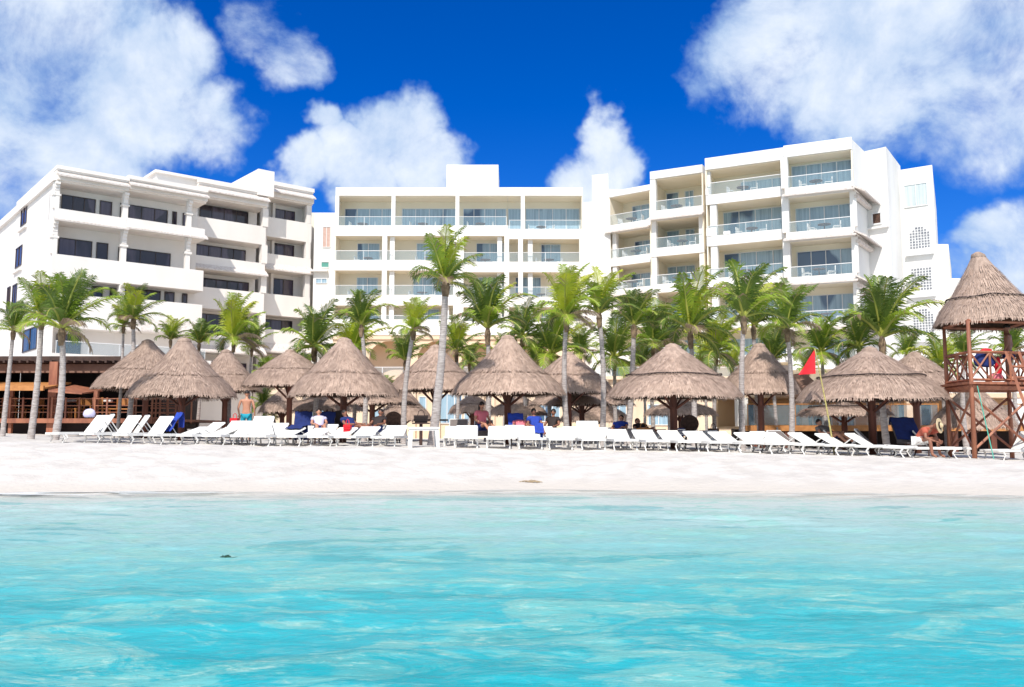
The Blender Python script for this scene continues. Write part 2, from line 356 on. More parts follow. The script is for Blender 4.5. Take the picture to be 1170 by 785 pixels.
# ================================================================ buildings
GZ = .72
EPS = [0]
def ep():
    EPS[0] = (EPS[0]+1) % 7; return .0013*EPS[0]
class Fr:
    """facade frame: s runs along the face, d goes into the building, z up"""
    def __init__(f, a, b):
        f.o = Vector((a[0], a[1])); v = Vector((b[0]-a[0], b[1]-a[1])); f.len = v.length; f.u = v/f.len
        f.n = Vector((-f.u.y, f.u.x))
        if f.n.y < 0 and abs(f.n.y) > .01: f.n = -f.n
    def p(f, s, d, z): q = f.o+f.u*s+f.n*d; return (q.x, q.y, z)
    def box(f, mb, s0, s1, d0, d1, z0, z1, mi=0):
        e = ep(); s0 += e; s1 -= e; d0 += e; z0 += e; z1 -= e
        mb.hexa([f.p(s0, d0, z0), f.p(s1, d0, z0), f.p(s1, d1, z0), f.p(s0, d1, z0), f.p(s0, d0, z1), f.p(s1, d0, z1), f.p(s1, d1, z1), f.p(s0, d1, z1)], mi)
    def wedge(f, mb, s0, s1, ztop, zbot, dout, mi=0, d1=.05):
        """sloping tiled skirt: flush at the top, standing out at the bottom"""
        v = [f.p(s0, d1, ztop), f.p(s1, d1, ztop), f.p(s1, -dout, zbot), f.p(s0, -dout, zbot), f.p(s0, d1, ztop-.12), f.p(s1, d1, ztop-.12), f.p(s1, -dout, zbot-.12), f.p(s0, -dout, zbot-.12)]
        mb.hexa([v[7], v[6], v[5], v[4], v[3], v[2], v[1], v[0]], mi)
def fr_px(ax, aD, bx, bD): return Fr((WX(ax, aD), aD), (WX(bx, bD), bD))
def window(f, bld, s0, s1, z0, z1, d, n, fm, pm, name='window', ft=.06):
    mb = MB(); t_ = ft
    f.box(mb, s0, s1, d-.09, d, z0, z0+t_); f.box(mb, s0, s1, d-.09, d, z1-t_, z1)
    for i in range(n+1):
        s = s0+(s1-s0)*i/n; a = max(s0, s-t_/2); b = min(s1, s+t_/2)
        if i == 0: b = s0+t_
        if i == n: a = s1-t_
        f.box(mb, a, b, d-.085, d, z0+t_, z1-t_)
    w_ = mb.build(name, fm, bld)
    p = MB(); f.box(p, s0+.02, s1-.02, d-.04, d-.012, z0+.02, z1-.02); p.build('pane', pm, w_)
    return w_
def railing(f, par, s0, s1, d, zb, zt, m=None, every=3.2):
    mb = MB(); f.box(mb, s0, s1, d-.03, d+.03, zt-.05, zt)
    n = max(1, round((s1-s0)/every))
    for i in range(n+1):
        s = s0+.03+(s1-s0-.06)*i/n; f.box(mb, s-.02, s+.02, d-.02, d+.02, zb, zt-.05)
    r = mb.build('railing', m or M['frame_w'], par)
    g = MB(); f.box(g, s0+.04, s1-.04, d-.008, d+.004, zb+.02, zt-.055); g.build('glass_panel', M['railglass'], r)
    return r
BAL = []      # balconies for furniture: frame, s0, s1, floor z, depth, text
def bay(bld, f, mid, midD, roof, rows, wall, trim, depth=1.8, body=12, cols=(), style='modern', text='', fm=None, pm=None, roofd=None, ends=(True, True), ground_row=None, bal_m=None):
    fm = fm or M['frame_w']; pm = pm or M['pane']; bal_m = bal_m or M['white']
    Z = lambda py: W(mid, py, midD).z
    L_ = f.len; zt, zb = Z(roof[0]), Z(roof[1])
    mb = MB(); f.box(mb, 0, L_, 0 if style == 'modern' else -.1, body, zb, zt)
    if style == 'old':
        h = zt-zb
        f.box(mb, -.05, L_+.05, -.30, body, zt-.18*h-.05, zt+.02); f.box(mb, 0, L_, -.2, body, zt-.30*h, zt-.18*h-.05)
        f.box(mb, 0, L_, -.35, .2, zb+.1, zb+.35*h)
    mb.build('roof', bal_m, bld)
    if style != 'old': k0 = MB(); f.box(k0, .02, L_-.02, .18, depth, zb-.06, zb-.002); k0.build('ceiling', wall, bld)
    if style == 'old':
        k = MB(); f.wedge(k, 0, L_, zt-.28*(zt-zb), zb+.36*(zt-zb), .75); k.build('tiled_eave', M['tile'], bld)
    # body with back wall
    k = MB(); f.box(k, 0, L_, depth, body, GZ-.3, zb)
    soff = zb
    lev = []
    for r in rows:
        rail, pt, pb, wt, wins = r[:5]; opt = r[5] if len(r) > 5 else {}
        zp, zq = Z(pt), Z(pb); lev.append((soff, zp, zq))
        d0 = opt.get('d0', 0)
        m2 = MB(); f.box(m2, 0, L_, d0, d0+.16, zq, zp); f.box(m2, 0, L_, d0+.16, depth, zq, zq+.28, 1)
        for bx_ in opt.get('boxes', []):
            f.box(m2, L_*bx_[0], L_*bx_[1], d0-.04, d0+.35, zp-.02, zp+bx_[2])
        bo = m2.build('balcony', [bal_m, wall], bld)
        if opt.get('skirt'):
            k3 = MB(); f.wedge(k3, -.1, L_+.1, zp-(zp-zq)*.55, zq+.08, opt['skirt'], 0, d0+.05); k3.build('tiled_skirt', M['tile'], bo)
        if rail: 
            s0 = L_*opt.get('r0', 0.02); s1 = L_*opt.get('r1', .98)
            railing(f, bo, s0, s1, d0+.08, zp, Z(rail))
        for (a, b2, n) in wins:
            zw = min(CAMZ+(Z(wt)-CAMZ)*(midD+depth*abs(f.n.y))/midD, soff-.06)
            window(f, bld, L_*a, L_*b2, zq+.30, zw, depth, n, fm, pm)
        if opt.get('furn', True): BAL.append((f, L_, zq+.28, depth, text, pt, zp))
        soff = zq
    for (a, wd, z0i, z1i, dd0, dd1) in cols:
        for i in range(z0i, z1i):
            so, zp, zq = lev[i]
            c = MB(); s = L_*a
            f.box(c, s-wd/2, s+wd/2, dd0, dd1, zq if dd0 < .16 and False else zp, so)
            if style == 'old' and .3 < wd <= .4:
                hgt = so-zp
                # curved bracket swelling outward under the slab
                for q in range(4):
                    f.box(c, s-wd*.4, s+wd*.4, dd0-.05-.03*q*q, dd0+.1, so-hgt*(.42-.105*q)-.0, so-hgt*(.42-.105*(q+1)))
                f.box(c, s-wd/2-.08, s+wd/2+.08, dd0-.08, dd1+.05, so-hgt*.52, so-hgt*.45)
            c.build('column', bal_m, bld)
    for e, s in zip(ends, (0, L_)):
        if e:
            for (so, zp, zq) in lev: f.box(k, s-.10 if s else 0, s+.10 if not s else L_, .05, depth+.1, zp if False else zq, so)
    k.build('wall', wall, bld)
    return lev

# ---------------------------------------------------------------- centre hotel block
cb = empty('hotel_building', 'flat-fronted cream and white hotel block in the centre with a raised box on its roof', 'building', (WX(523, 75), 75, GZ))
def under(ch_root):
    """re-base children built in world coordinates onto their moved empty"""
    inv = Matrix.Translation(-ch_root.location)
    for c in ch_root.children: c.matrix_parent_inverse = inv
D0 = 75
edges = [(378, 446), (446, 521), (521, 580), (580, 668)]
w2 = [[(.32, .72, 2)], [(.33, .70, 2)], [(.36, .92, 2)], [(.45, .72, 2)]]
w3 = [[(.32, .70, 2)], [(.28, .75, 3)], [(.40, .92, 2)], [(.10, .45, 2)]]
names = ['leftmost', 'second', 'third', 'rightmost']
for i, (a, b) in enumerate(edges):
    f = fr_px(a, D0, b, D0); m = (a+b)/2
    o = 4 if i == 3 else 0; o2 = 2 if i >= 2 else 0
    top = (247+o, 257.5+o, 269.5+o*.9, 238.5, [(.09, .97, 4)] if i != 3 else [(.0, .19, 1), (.24, .98, 4)])
    rows = [top, (286+o2, 297+o2, 309+o2, 278, w2[i]), (325.5+o2, 337+o2, 349+o2, 317, w3[i]), (360+o2, 365+o2, 383, 353, w2[i], dict(furn=False))]
    cols = [(.0 if i else .03, .34, 0, 1, -.0, .4)] if i != 3 else [(.20, .34, 0, 1, 0, .4)]
    if i < 3: cols += [(.86 if i == 0 else .98, .42, 1, 4, .0, .42), (.98 if i == 0 else .84, .42, 1, 4, .35, .75)]
    else: cols += [(.30, .42, 1, 4, .35, .75), (.17, .42, 1, 4, .0, .42), (.98, .42, 1, 4, .0, .4)]
    if i == 2: cols += [(.08, .45, 1, 4, 0, .42)]
    bay(cb, f, m, D0, (214, 223.5), rows, M['cream'], M['white'], depth=2.0, body=14, cols=cols, text=names[i]+' bay of the centre hotel block', ends=(i == 0, i == 3))
# roof box, left flank and right joint
f = fr_px(378, D0, 668, D0)
def XZ(px): return WX(px, D0)-WX(378, D0)
mb = MB(); z_ = lambda y: W(540, y, D0).z
f.box(mb, XZ(508), XZ(569), .05, 5, z_(214)-.2, z_(188)); mb.build('roof_box', M['white'], cb)
mb = MB(); f2 = fr_px(354, 77, 378, 77); Z2 = lambda y: W(366, y, 77).z
f2.box(mb, 0, f2.len+.4, 0, 10, GZ-.2, Z2(243)); 
mb.build('wall', M['white'], cb)
window(f2, cb, XZ(364)-XZ(354), XZ(374)-XZ(354), Z2(283), Z2(259), 0, 2, M['frame_w'], M['pinkshut'])
window(f2, cb, XZ(363)-XZ(354), XZ(373)-XZ(354), Z2(306), Z2(299), 0, 1, M['frame_w'], M['green_sh'])
window(f2, cb, XZ(357)-XZ(354), XZ(371)-XZ(354), Z2(324), Z2(318), 0, 2, M['frame_w'], M['pane'])
mb = MB(); f2.box(mb, -.2, f2.len-.5, -.5, 0, Z2(311), Z2(309)); mb.build('ledge', M['white'], cb)
mb = MB(); mb.prism([(WX(344, 81), 81), (WX(362, 81), 81), (WX(362, 90), 90), (WX(344, 90), 90)], GZ-.2, W(352, 243, 81).z); mb.build('wall', M['cream'], cb)
# podium with arches below the rooms
def arch_wall(mb, f, s0, s1, z0, z1, d0, d1, arches):
    arches = sorted(arches); cur = s0
    for (c, hw, spring) in arches:
        f.box(mb, cur, c-hw, d0, d1, z0, z1); n = 10
        for i in range(n):
            t0, t1 = pi-pi*i/n, pi-pi*(i+1)/n
            a, b2 = c+hw*cos(t0), c+hw*cos(t1); za, zb2 = spring+hw*.8*sin(t0), spring+hw*.8*sin(t1)
            mb.hexa([f.p(a, d0, za), f.p(b2, d0, zb2), f.p(b2, d1, zb2), f.p(a, d1, za), f.p(a, d0, z1-.002), f.p(b2, d0, z1-.002), f.p(b2, d1, z1-.002), f.p(a, d1, z1-.002)])
        cur = c+hw
    f.box(mb, cur, s1, d0, d1, z0, z1)
fp = fr_px(378, 73, 668, 73); XP = lambda px: WX(px, 73)-WX(378, 73); ZP = lambda y: W(520, y, 73).z
mb = MB(); arch_wall(mb, fp, 0, fp.len, ZP(440), ZP(386), .0, .4, [(XP(444), 1.7, ZP(408)), (XP(500), 1.7, ZP(408)), (XP(548), 1.5, ZP(408)), (XP(605), 1.7, ZP(408)), (XP(400), 1.2, ZP(408))])
fp.box(mb, 0, fp.len, 0.4, 2.1, ZP(388), ZP(386)); fp.box(mb, -.1, fp.len+.1, -.15, 0, ZP(388), ZP(384))
fp.box(mb, 0, fp.len, 2.0, 6, GZ, ZP(388))
mb.build('podium_wall', M['podium'], cb)
# lower terrace in front, cream walls with glazed openings
fq = fr_px(305, 58, 862, 58); XQ = lambda px: WX(px, 58)-WX(305, 58); ZQ = lambda y: W(520, y, 58).z
mb = MB(); fq.box(mb, 0, fq.len, 0, 14, GZ-.3, ZQ(431)); fq.box(mb, -.2, fq.len+.2, -.3, 0, ZQ(434), ZQ(430)); tw = mb.build('terrace_wall', M['podium'], cb)
railing(fq, tw, .2, fq.len-.2, .1, ZQ(430), ZQ(419), every=2.5)
for a, b2, y0, y1, n in ((478, 487, 453, 475, 1), (502, 528, 450, 484, 3), (530, 545, 452, 482, 2), (614, 640, 456, 482, 3), (700, 716, 455, 480, 2), (424, 440, 468, 490, 1), (818, 845, 470, 490, 3), (740, 765, 462, 486, 2), (345, 372, 458, 484, 2)):
    window(fq, cb, XQ(a), XQ(b2), ZQ(y1), ZQ(y0), 0, n, M['frame_w'], M['pane'])
for a in (470, 498, 548, 560, 606, 645, 690, 722):
    mb = MB(); fq.box(mb, XQ(a)-.3, XQ(a)+.3, -.28, 0, GZ-.2, ZQ(434)); mb.build('pilaster', M['podium'], cb)
under(cb)

# ---------------------------------------------------------------- left hotel wing
P0 = Vector((WX(50, 60), 60)); uF = Vector((.764, .645)); nF = Vector((-.645, .764))
def fr_l(pa, pb, back):
    def hit(px):
        k = (px-585)/F; o = P0+nF*back
        return (k*o.y*1.0-o.x)/(uF.x-k*uF.y) if True else 0
    s0, s1 = hit(pa), hit(pb); o = P0+nF*back
    return Fr(o+uF*s0, o+uF*s1)
lb = empty('hotel_building', 'older white hotel wing on the left with bracketed columns, tiled eaves and dark windows', 'building', (P0.x, P0.y, GZ))
dk = dict(fm=M['frame_d'], pm=M['pane_d'])
def midD(f, px):
    a = f.p(0, 0, 0); b = f.p(f.len, 0, 0); k = (px-585)/F
    s = (k*a[1]-a[0])/(f.u.x-k*f.u.y); return a[1]+f.u.y*s
f = fr_l(52, 136, 0)
bay(lb, f, 96, midD(f, 96), (197, 214.5), [
    (None, 243.5, 258, 226.5, [(.0, .05, 1), (.16, .64, 3), (.70, .88, 1)], dict(skirt=.5)),
    (None, 294.5, 321, 275, [(.0, .06, 1), (.15, .62, 2), (.68, .85, 1)]),
    (None, 338, 376, 323, [(.1, .3, 1), (.64, .8, 1), (.9, 1, 1)])],
    M['leftwall'], M['leftwall'], depth=1.7, body=13, cols=[(.02, .4, 0, 2, .05, .45), (.985, .4, 0, 3, .05, .45)], style='old', text='first bay of the left wing', ends=(True, False), bal_m=M['leftwall'], **dk)
f = fr_l(136, 228, 0)
bay(lb, f, 182, midD(f, 182), (209, 225.5), [
    (None, 255, 268, 239, [(.0, .06, 1), (.10, .60, 3), (.66, .72, 1), (.80, .9, 1)], dict(skirt=.5)),
    (None, 304, 328, 288, [(.0, .06, 1), (.08, .66, 3), (.86, .92, 1)]),
    (None, 344, 380, 332, [(.05, .55, 3), (.6, .73, 1), (.83, .9, 1)], dict(skirt=.3))],
    M['leftwall'], M['leftwall'], depth=1.7, body=13, cols=[(.79, .36, 0, 2, .05, .4)], style='old', text='second bay of the left wing', ends=(False, False), bal_m=M['leftwall'], **dk)
f = fr_l(218, 299, 2.9)
bay(lb, f, 262, midD(f, 262), (212, 232.5), [
    (None, 253.5, 275, 237, [(.15, .86, 4)]),
    (None, 296.5, 312, 283, [(.12, .84, 4)], dict(skirt=.5)),
    (None, 331, 355, 320, [(.1, .9, 5)]),
    (None, 384, 404, 360, [(.1, .9, 4)], dict(skirt=.6)),
    (None, 424, 440, 414, [(.1, .9, 4)])],
    M['leftwall'], M['leftwall'], depth=1.9, body=11, cols=[(.985, .5, 0, 5, -.05, .5)], style='old', text='third bay of the left wing', ends=(False, False), bal_m=M['leftwall'], **dk)
f = fr_l(299, 352, 4.2)
bay(lb, f, 329, midD(f, 329), (212.5, 231), [
    (None, 252, 274, 240, [(.05, .18, 1), (.36, .80, 2)]),
    (None, 293, 311.5, 279, [(.05, .18, 1), (.36, .80, 2)], dict(skirt=.45)),
    (None, 338, 362, 319, [(.03, .18, 1), (.36, .80, 2)]),
    (None, 378, 404, 366, [(.1, .8, 3)], dict(skirt=.6)),
    (None, 424, 440, 410, [(.1, .9, 4)])],
    M['leftwall'], M['leftwall'], depth=1.7, body=10, cols=[(.93, .42, 0, 5, .0, .4), (.30, .25, 0, 3, 1.3, 1.7)], style='old', text='fourth bay of the left wing', ends=(True, True), bal_m=M['leftwall'], **dk)
# stepped cornice tier behind and the small pediment between the bays
mb = MB(); f = fr_l(168, 300, 3.4); md = midD(f, 240); f.box(mb, 0, f.len, -.2, 9, W(240, 225, md).z, W(240, 207.5, md).z); f.box(mb, -.2, f.len+.1, -.5, 9, W(240, 211, md).z, W(240, 208.5, md).z+.02)
f.box(mb, f.len-1.3, f.len+.15, -.9, 5, W(300, 228, md+3).z, W(300, 199, md+3).z); mb.build('cornice', M['leftwall'], lb)
# gable side going back from the corner
fs = Fr((P0.x, P0.y), (P0.x+nF.x*16, P0.y+nF.y*16)); fs.n = uF.copy()
zc = W(52, 192, 60).z
mb = MB(); fs.box(mb, 0, 28, 0, .25, GZ-.3, zc-.8); 
mb.hexa([fs.p(-.1, -.25, zc-.95), fs.p(28, -.25, zc-.95), fs.p(28, 3.5, zc-.4), fs.p(-.1, 1.5, zc-.4), fs.p(-.1, -.25, zc-.35), fs.p(28, -.25, zc-.35), fs.p(28, 4, zc+.15), fs.p(-.1, 1.5, zc+.1)])
mb.build('side_wall', M['leftwall'], lb)
def ks(px):
    k = (px-585)/F; return (k*P0.y-P0.x)/(nF.x-k*nF.y)
def dks(px): return P0.y+nF.y*ks(px)
for (a, b2, y0, y1) in ((20.5, 14, 234, 257), (17.5, 10.5, 282, 305), (14, 9, 325, 352), (6, 3, 328, 355), (40, 24, 375, 401), (57, 50, 376, 400)):
    if a <= 48:
        m_ = dks((a+b2)/2); 
        f_ = Fr((P0.x, P0.y), (P0.x+nF.x*16, P0.y+nF.y*16)); f_.n = uF.copy()
        window(f_, lb, ks(a), ks(b2), W(a, y1, m_).z, W(a, y0, m_).z, 0, 2, M['frame_d'], M['pane_d'], ft=.08)
        if y0 < 330:
            mb = MB(); f_.box(mb, ks(a)-.25, ks(b2)+.35, -.22, 0, W(a, y1+6, m_).z, W(a, y1+4, m_).z); mb.build('sill', M['leftwall'], lb)
# ground-floor terrace of the wing (glass railing over the restaurant)
fz = fr_l(52, 232, -.6); mD = midD(fz, 100)
mb = MB(); zt_ = W(100, 407, mD).z; fz.box(mb, -.2, fz.len, -1.5, 1, zt_-.5, zt_); tb = mb.build('terrace_slab', M['leftwall'], lb)
railing(fz, tb, .2, fz.len-.4, -1.3, zt_, W(100, 393, mD).z, every=2.)
fz2 = fr_l(52, 232, 0)
window(fz2, lb, fz2.len*.08, fz2.len*.23, zt_, W(100, 380, mD).z, .0+1.62, 2, M['frame_d'], M['pane_d'])
under(lb)

# ---------------------------------------------------------------- right hotel wing
rb = empty('hotel_building', 'stepped white hotel wing on the right with glass balconies and arched glass-block windows', 'building', (WX(900, 64), 64, GZ))
pm = dict(fm=M['frame_w'], pm=M['pane'])
f = fr_px(698, 74, 747, 71.6)
bay(rb, f, 722, 72.8, (215, 221.5), [
    (242, 254, 264, 234, [(.25, .92, 3)], dict(skirt=.6)), (282, 292.5, 302, 275, [(.3, .92, 3)]),
    (320, 329, 337, 312, [(.2, .92, 3)], dict(skirt=.4)), (358, 367, 375, 350, [(.2, .92, 3)]), (396, 405, 413, 388, [(.2, .92, 3)], dict(furn=False))],
    M['cream'], M['white'], depth=2.4, body=9, cols=[(.12, .4, 1, 5, .1, .5)], text='first bay of the right wing', **pm)
f = fr_px(747, 69, 809, 67)
bay(rb, f, 776, 68, (192, 201), [
    (226.5, 238, 250, 218, [(.05, .3, 1), (.42, .6, 2)], dict(skirt=.7)), (269, 281, 291, 262, [(.05, .3, 1), (.42, .6, 2)]),
    (312, 323, 333, 303, [(.05, .6, 3)]), (354, 365, 374, 345, [(.1, .9, 3)]), (396, 405, 415, 388, [(.1, .9, 3)], dict(furn=False))],
    M['cream'], M['white'], depth=3.6, body=9, cols=[(.05, .45, 0, 5, .05, .5), (.95, .4, 1, 5, .1, .5)], text='second bay of the right wing', **pm)
f = fr_px(812, 66, 906, 63.3)
bay(rb, f, 858, 64.5, (174, 187.5), [
    (203, 217, 228.5, 206, [(.36, .97, 3)], dict(r0=0, boxes=[(0, .04, .5)])), (253, 265, 277, 239, [(.12, .96, 4)], dict(boxes=[(.0, .07, .6), (.22, .3, .25)])),
    (303, 314.5, 325, 287, [(.12, .96, 4)]), (352, 363, 374, 337, [(.12, .96, 4)]), (396, 405, 415, 386, [(.12, .96, 4)], dict(furn=False))],
    M['cream'], M['white'], depth=2.6, body=10, cols=[(.02, .4, 0, 1, .3, .7), (.09, .5, 1, 5, .1, .6), (.985, .5, 1, 5, .05, .7)], text='third bay of the right wing', **pm)
f = fr_px(905, 62.8, 986, 60.8)
bay(rb, f, 945, 61.9, (162, 175.5), [
    (198, 211, 223, 187, [(.06, .97, 4)], dict(skirt=.8)), (250.5, 262.5, 274, 236, [(.1, .97, 4)], dict(skirt=.8)),
    (302.5, 314.5, 325, 286, [(.1, .97, 4)], dict(skirt=.8)), (354.5, 367, 377, 337, [(.1, .97, 4)], dict(skirt=.6)), (398, 410, 422, 388, [(.25, .8, 3)], dict(furn=False))],
    M['cream'], M['white'], depth=1.9, body=9, cols=[(.0, .5, 0, 5, .0, .8), (.985, .45, 1, 5, .0, .45)], text='fourth bay of the right wing', **pm)
# stair tower between the centre block and the wing
def blk(mb, pts, y, yD, px, z0=None): mb.prism([(WX(a, D), D) for a, D in pts], (GZ-.3 if z0 is None else z0), W(px, y, yD).z)
mb = MB(); blk(mb, [(679, 74.5), (698, 74.1), (698, 79), (724, 79), (724, 85), (683, 85)], 200, 74.5, 690); mb.build('stair_tower', M['white'], rb)
mb = MB(); blk(mb, [(667, 74), (700, 73.7), (700, 80), (668, 80)], 231, 74, 680); mb.build('wall', M['white'], rb)
# returns on the right
mb = MB(); blk(mb, [(984, 60.9), (1003, 64.6), (1003, 76), (984, 76)], 157.5, 61, 985); mb.build('wall', M['white'], rb)
mb = MB(); blk(mb, [(1001, 64.3), (1026, 63.2), (1042, 68), (1042, 80), (1001, 80)], 170, 63.7, 1015); mb.build('wall', M['white'], rb)
mb = MB(); blk(mb, [(1040, 67.4), (1079.5, 66), (1082, 80), (1040, 80)], 191, 66.6, 1060); mb.build('wall', M['white'], rb)
mb = MB(); blk(mb, [(1078, 69), (1094, 69), (1096, 80), (1078, 80)], 279, 69, 1088); mb.build('wall', M['cream'], rb)
mb = MB(); blk(mb, [(1090, 69.5), (1112, 69.5), (1112, 80), (1090, 80)], 318, 69.5, 1100); mb.build('wall', M['white'], rb)
mb = MB(); blk(mb, [(1070, 66.4), (1110, 66.2), (1250, 66), (1250, 80), (1070, 80)], 372, 66.5, 1130); mb.build('low_wing', M['white'], rb)
ft_ = fr_px(1040, 67.4, 1079.5, 66); QX = lambda px: ft_.len*(px-1040)/39.5; QZ = lambda y: W(1060, y, 66.7).z
window(ft_, rb, QX(1045), QX(1073), QZ(236), QZ(210), 0, 2, M['frame_w'], glass_pane('pale_curtain_glass', (.25, .32, .36), (.6, .66, .66), .40))
def block_window(y0, y1, arch, a=1049, b2=1073, s=True):
    s0, s1 = QX(a), QX(b2); z0, z1 = QZ(y1), QZ(y0); c = (s0+s1)/2; hw = (s1-s0)/2
    mb = MB(); p = MB()
    n = 7; st = (s1-s0)/n; m = round((z1-z0)/st)
    for i in range(n):
        for j in range(m):
            sx_, zz = s0+(i+.5)*st, z0+(j+.5)*(z1-z0)/m
            if arch and zz > z1-hw and (sx_-c)**2+(zz-(z1-hw))**2 > (hw*1.02)**2: continue
            ft_.box(p, sx_-st*.36, sx_+st*.36, -.03, .01, zz-st*.36, zz+st*.36)
            ft_.box(mb, sx_-st*.5, sx_+st*.5, -.012, .01, zz-st*.5, zz+st*.5)
    ft_.box(mb, s0-.25, s1+.25, -.35, 0, z0-.55, z0-.3)
    w_ = mb.build('window', M['frame_w'], rb); p.build('pane', M['block'], w_)
block_window(259, 284, True); block_window(306, 332, False); block_window(353, 383, True)
fu = fr_px(1001, 64.3, 1026, 63.2)
window(fu, rb, fu.len*.2, fu.len*.68, W(1011, 257, 63.9).z, W(1011, 243, 63.9).z, 0, 1, M['frame_w'], M['brownpl'], ft=.1)
mb = MB(); fu.box(mb, -.1, fu.len, -.3, 0, W(1011, 262, 63.9).z, W(1011, 260, 63.9).z); mb.build('sill', M['white'], rb)
fe = Fr((WX(986, 60.8), 60.8), (WX(1003, 64.4), 64.4)); fe.n = Vector((-fe.u.y, fe.u.x))
for yy in (221, 272, 323, 375):
    z = W(986, yy, 60.8).z; mb = MB(); fe.wedge(mb, -.6, fe.len, z+.55, z, .9); fe.box(mb, 0, fe.len, -.3, 0, z-.35, z-.1); mb.build('tiled_skirt', M['tile'], rb)
under(rb)
# ================================================================ palapas (thatched parasols)
rnd = random.Random(4)
def thatch_mesh(rad, hgt, seed, ridge=.2, skirt=True, seg=56, droop=.16, concave=.12):
    """cone of thatch with a lifted lower tier; returns roof, straw, underside builders. apex at z=hgt, eave at z=0"""
    rn = random.Random(seed); roof = MB(); straw = MB(); und = MB()
    nz = lambda a, k: N.noise(Vector((cos(a)*2.2+seed, sin(a)*2.2, k)))
    def prof(t):                      # t 0 apex .. 1 eave  -> radius, z
        r = ridge+(rad-ridge)*t
        z = hgt*(1-t) - concave*hgt*sin(pi*t)*(1 if t < 1 else 1)
        if skirt and t > .66: r += .035; 
        return r, z-(droop*max(0, t-.85)/.15 if t > .85 else 0)
    ts = [0, .06, .14, .24, .35, .46, .56, .645, .66, .675, .74, .82, .9, .96, 1.0]
    v = []
    for t in ts:
        for k in range(seg):
            a = 2*pi*k/seg; r, z = prof(t)
            if skirt and t == .66: r -= .05; z -= .02
            r *= 1+.03*nz(a, t*1.5)*min(1, t*3)+.012*N.noise(Vector((k*1.7, t*9, seed)))
            z += .06*nz(a, 5)*t + (.05*N.noise(Vector((k*.9, 3.3, seed))) if t == 1 else 0)
            v.append((r*cos(a), r*sin(a), z))
    f = [(i*seg+k, (i+1)*seg+k, (i+1)*seg+(k+1) % seg, i*seg+(k+1) % seg) for i in range(len(ts)-1) for k in range(seg)]
    f.append(tuple(range(seg))); roof.add(v, f)
    # cap knob
    roof.tube([(0, 0, hgt-.10), (0, 0, hgt+.03), (.01, 0, hgt+.10)], [ridge*1.35, ridge*1.1, ridge*.4], 12)
    # underside
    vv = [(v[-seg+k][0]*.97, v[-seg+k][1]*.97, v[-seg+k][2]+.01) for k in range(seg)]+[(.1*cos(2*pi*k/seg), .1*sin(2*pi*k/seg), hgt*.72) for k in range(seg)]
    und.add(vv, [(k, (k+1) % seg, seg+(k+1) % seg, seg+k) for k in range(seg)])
    # straw strands lying on the surface and hanging at the two rims
    def strand(a, t0, t1, wd, lift, hang=0.):
        r0, z0 = prof(t0); r1, z1 = prof(t1)
        r0 *= 1+.03*nz(a, t0*1.5)*min(1, t0*3); r1 *= 1+.03*nz(a, t1*1.5)*min(1, t1*3)
        z0 += .06*nz(a, 5)*t0; z1 += .06*nz(a, 5)*t1
        a1 = a+rn.uniform(-.02, .02)
        if hang: r1 += hang*.45; z1 -= hang
        da0 = wd/max(r0, .12); da1 = wd*.5/max(r1, .12)
        straw.add([((r0+lift*.4)*cos(a-da0), (r0+lift*.4)*sin(a-da0), z0+lift*.4), ((r0+lift*.4)*cos(a+da0), (r0+lift*.4)*sin(a+da0), z0+lift*.4),
                   ((r1+lift)*cos(a1+da1), (r1+lift)*sin(a1+da1), z1+lift), ((r1+lift)*cos(a1-da1), (r1+lift)*sin(a1-da1), z1+lift)], [(0, 1, 2, 3)])
    for i in range(int(1500*rad)):
        t0 = sqrt(rn.uniform(.02, .9)); strand(rn.uniform(0, 2*pi), t0, min(.985, t0+rn.uniform(.05, .12)), rn.uniform(.006, .013), rn.uniform(.012, .04))
    for i in range(int(420*rad)):
        strand(rn.uniform(0, 2*pi), .955, 1., rn.uniform(.007, .016), rn.uniform(.0, .02), rn.uniform(.02, .11))
    if skirt:
        for i in range(int(160*rad)): strand(rn.uniform(0, 2*pi), .60, .665, rn.uniform(.008, .014), rn.uniform(.02, .05), rn.uniform(.0, .02))
    return roof, straw, und
def wire(rad, hgt, t, seed, ridge=.2, concave=.12):
    mb = MB(); pts = []
    for k in range(49):
        a = 2*pi*k/48; r = (ridge+(rad-ridge)*t+.03)*(1+.03*N.noise(Vector((cos(a)*2.2+seed, sin(a)*2.2, t*1.5))))
        z = hgt*(1-t)-concave*hgt*sin(pi*t)+.05+.06*N.noise(Vector((cos(a)*2.2+seed, sin(a)*2.2, 5)))*t + .03*N.noise(Vector((a*2, seed, 0)))
        pts.append((r*cos(a), r*sin(a), z))
    mb.tube(pts, .022, 5, cap=False); return mb
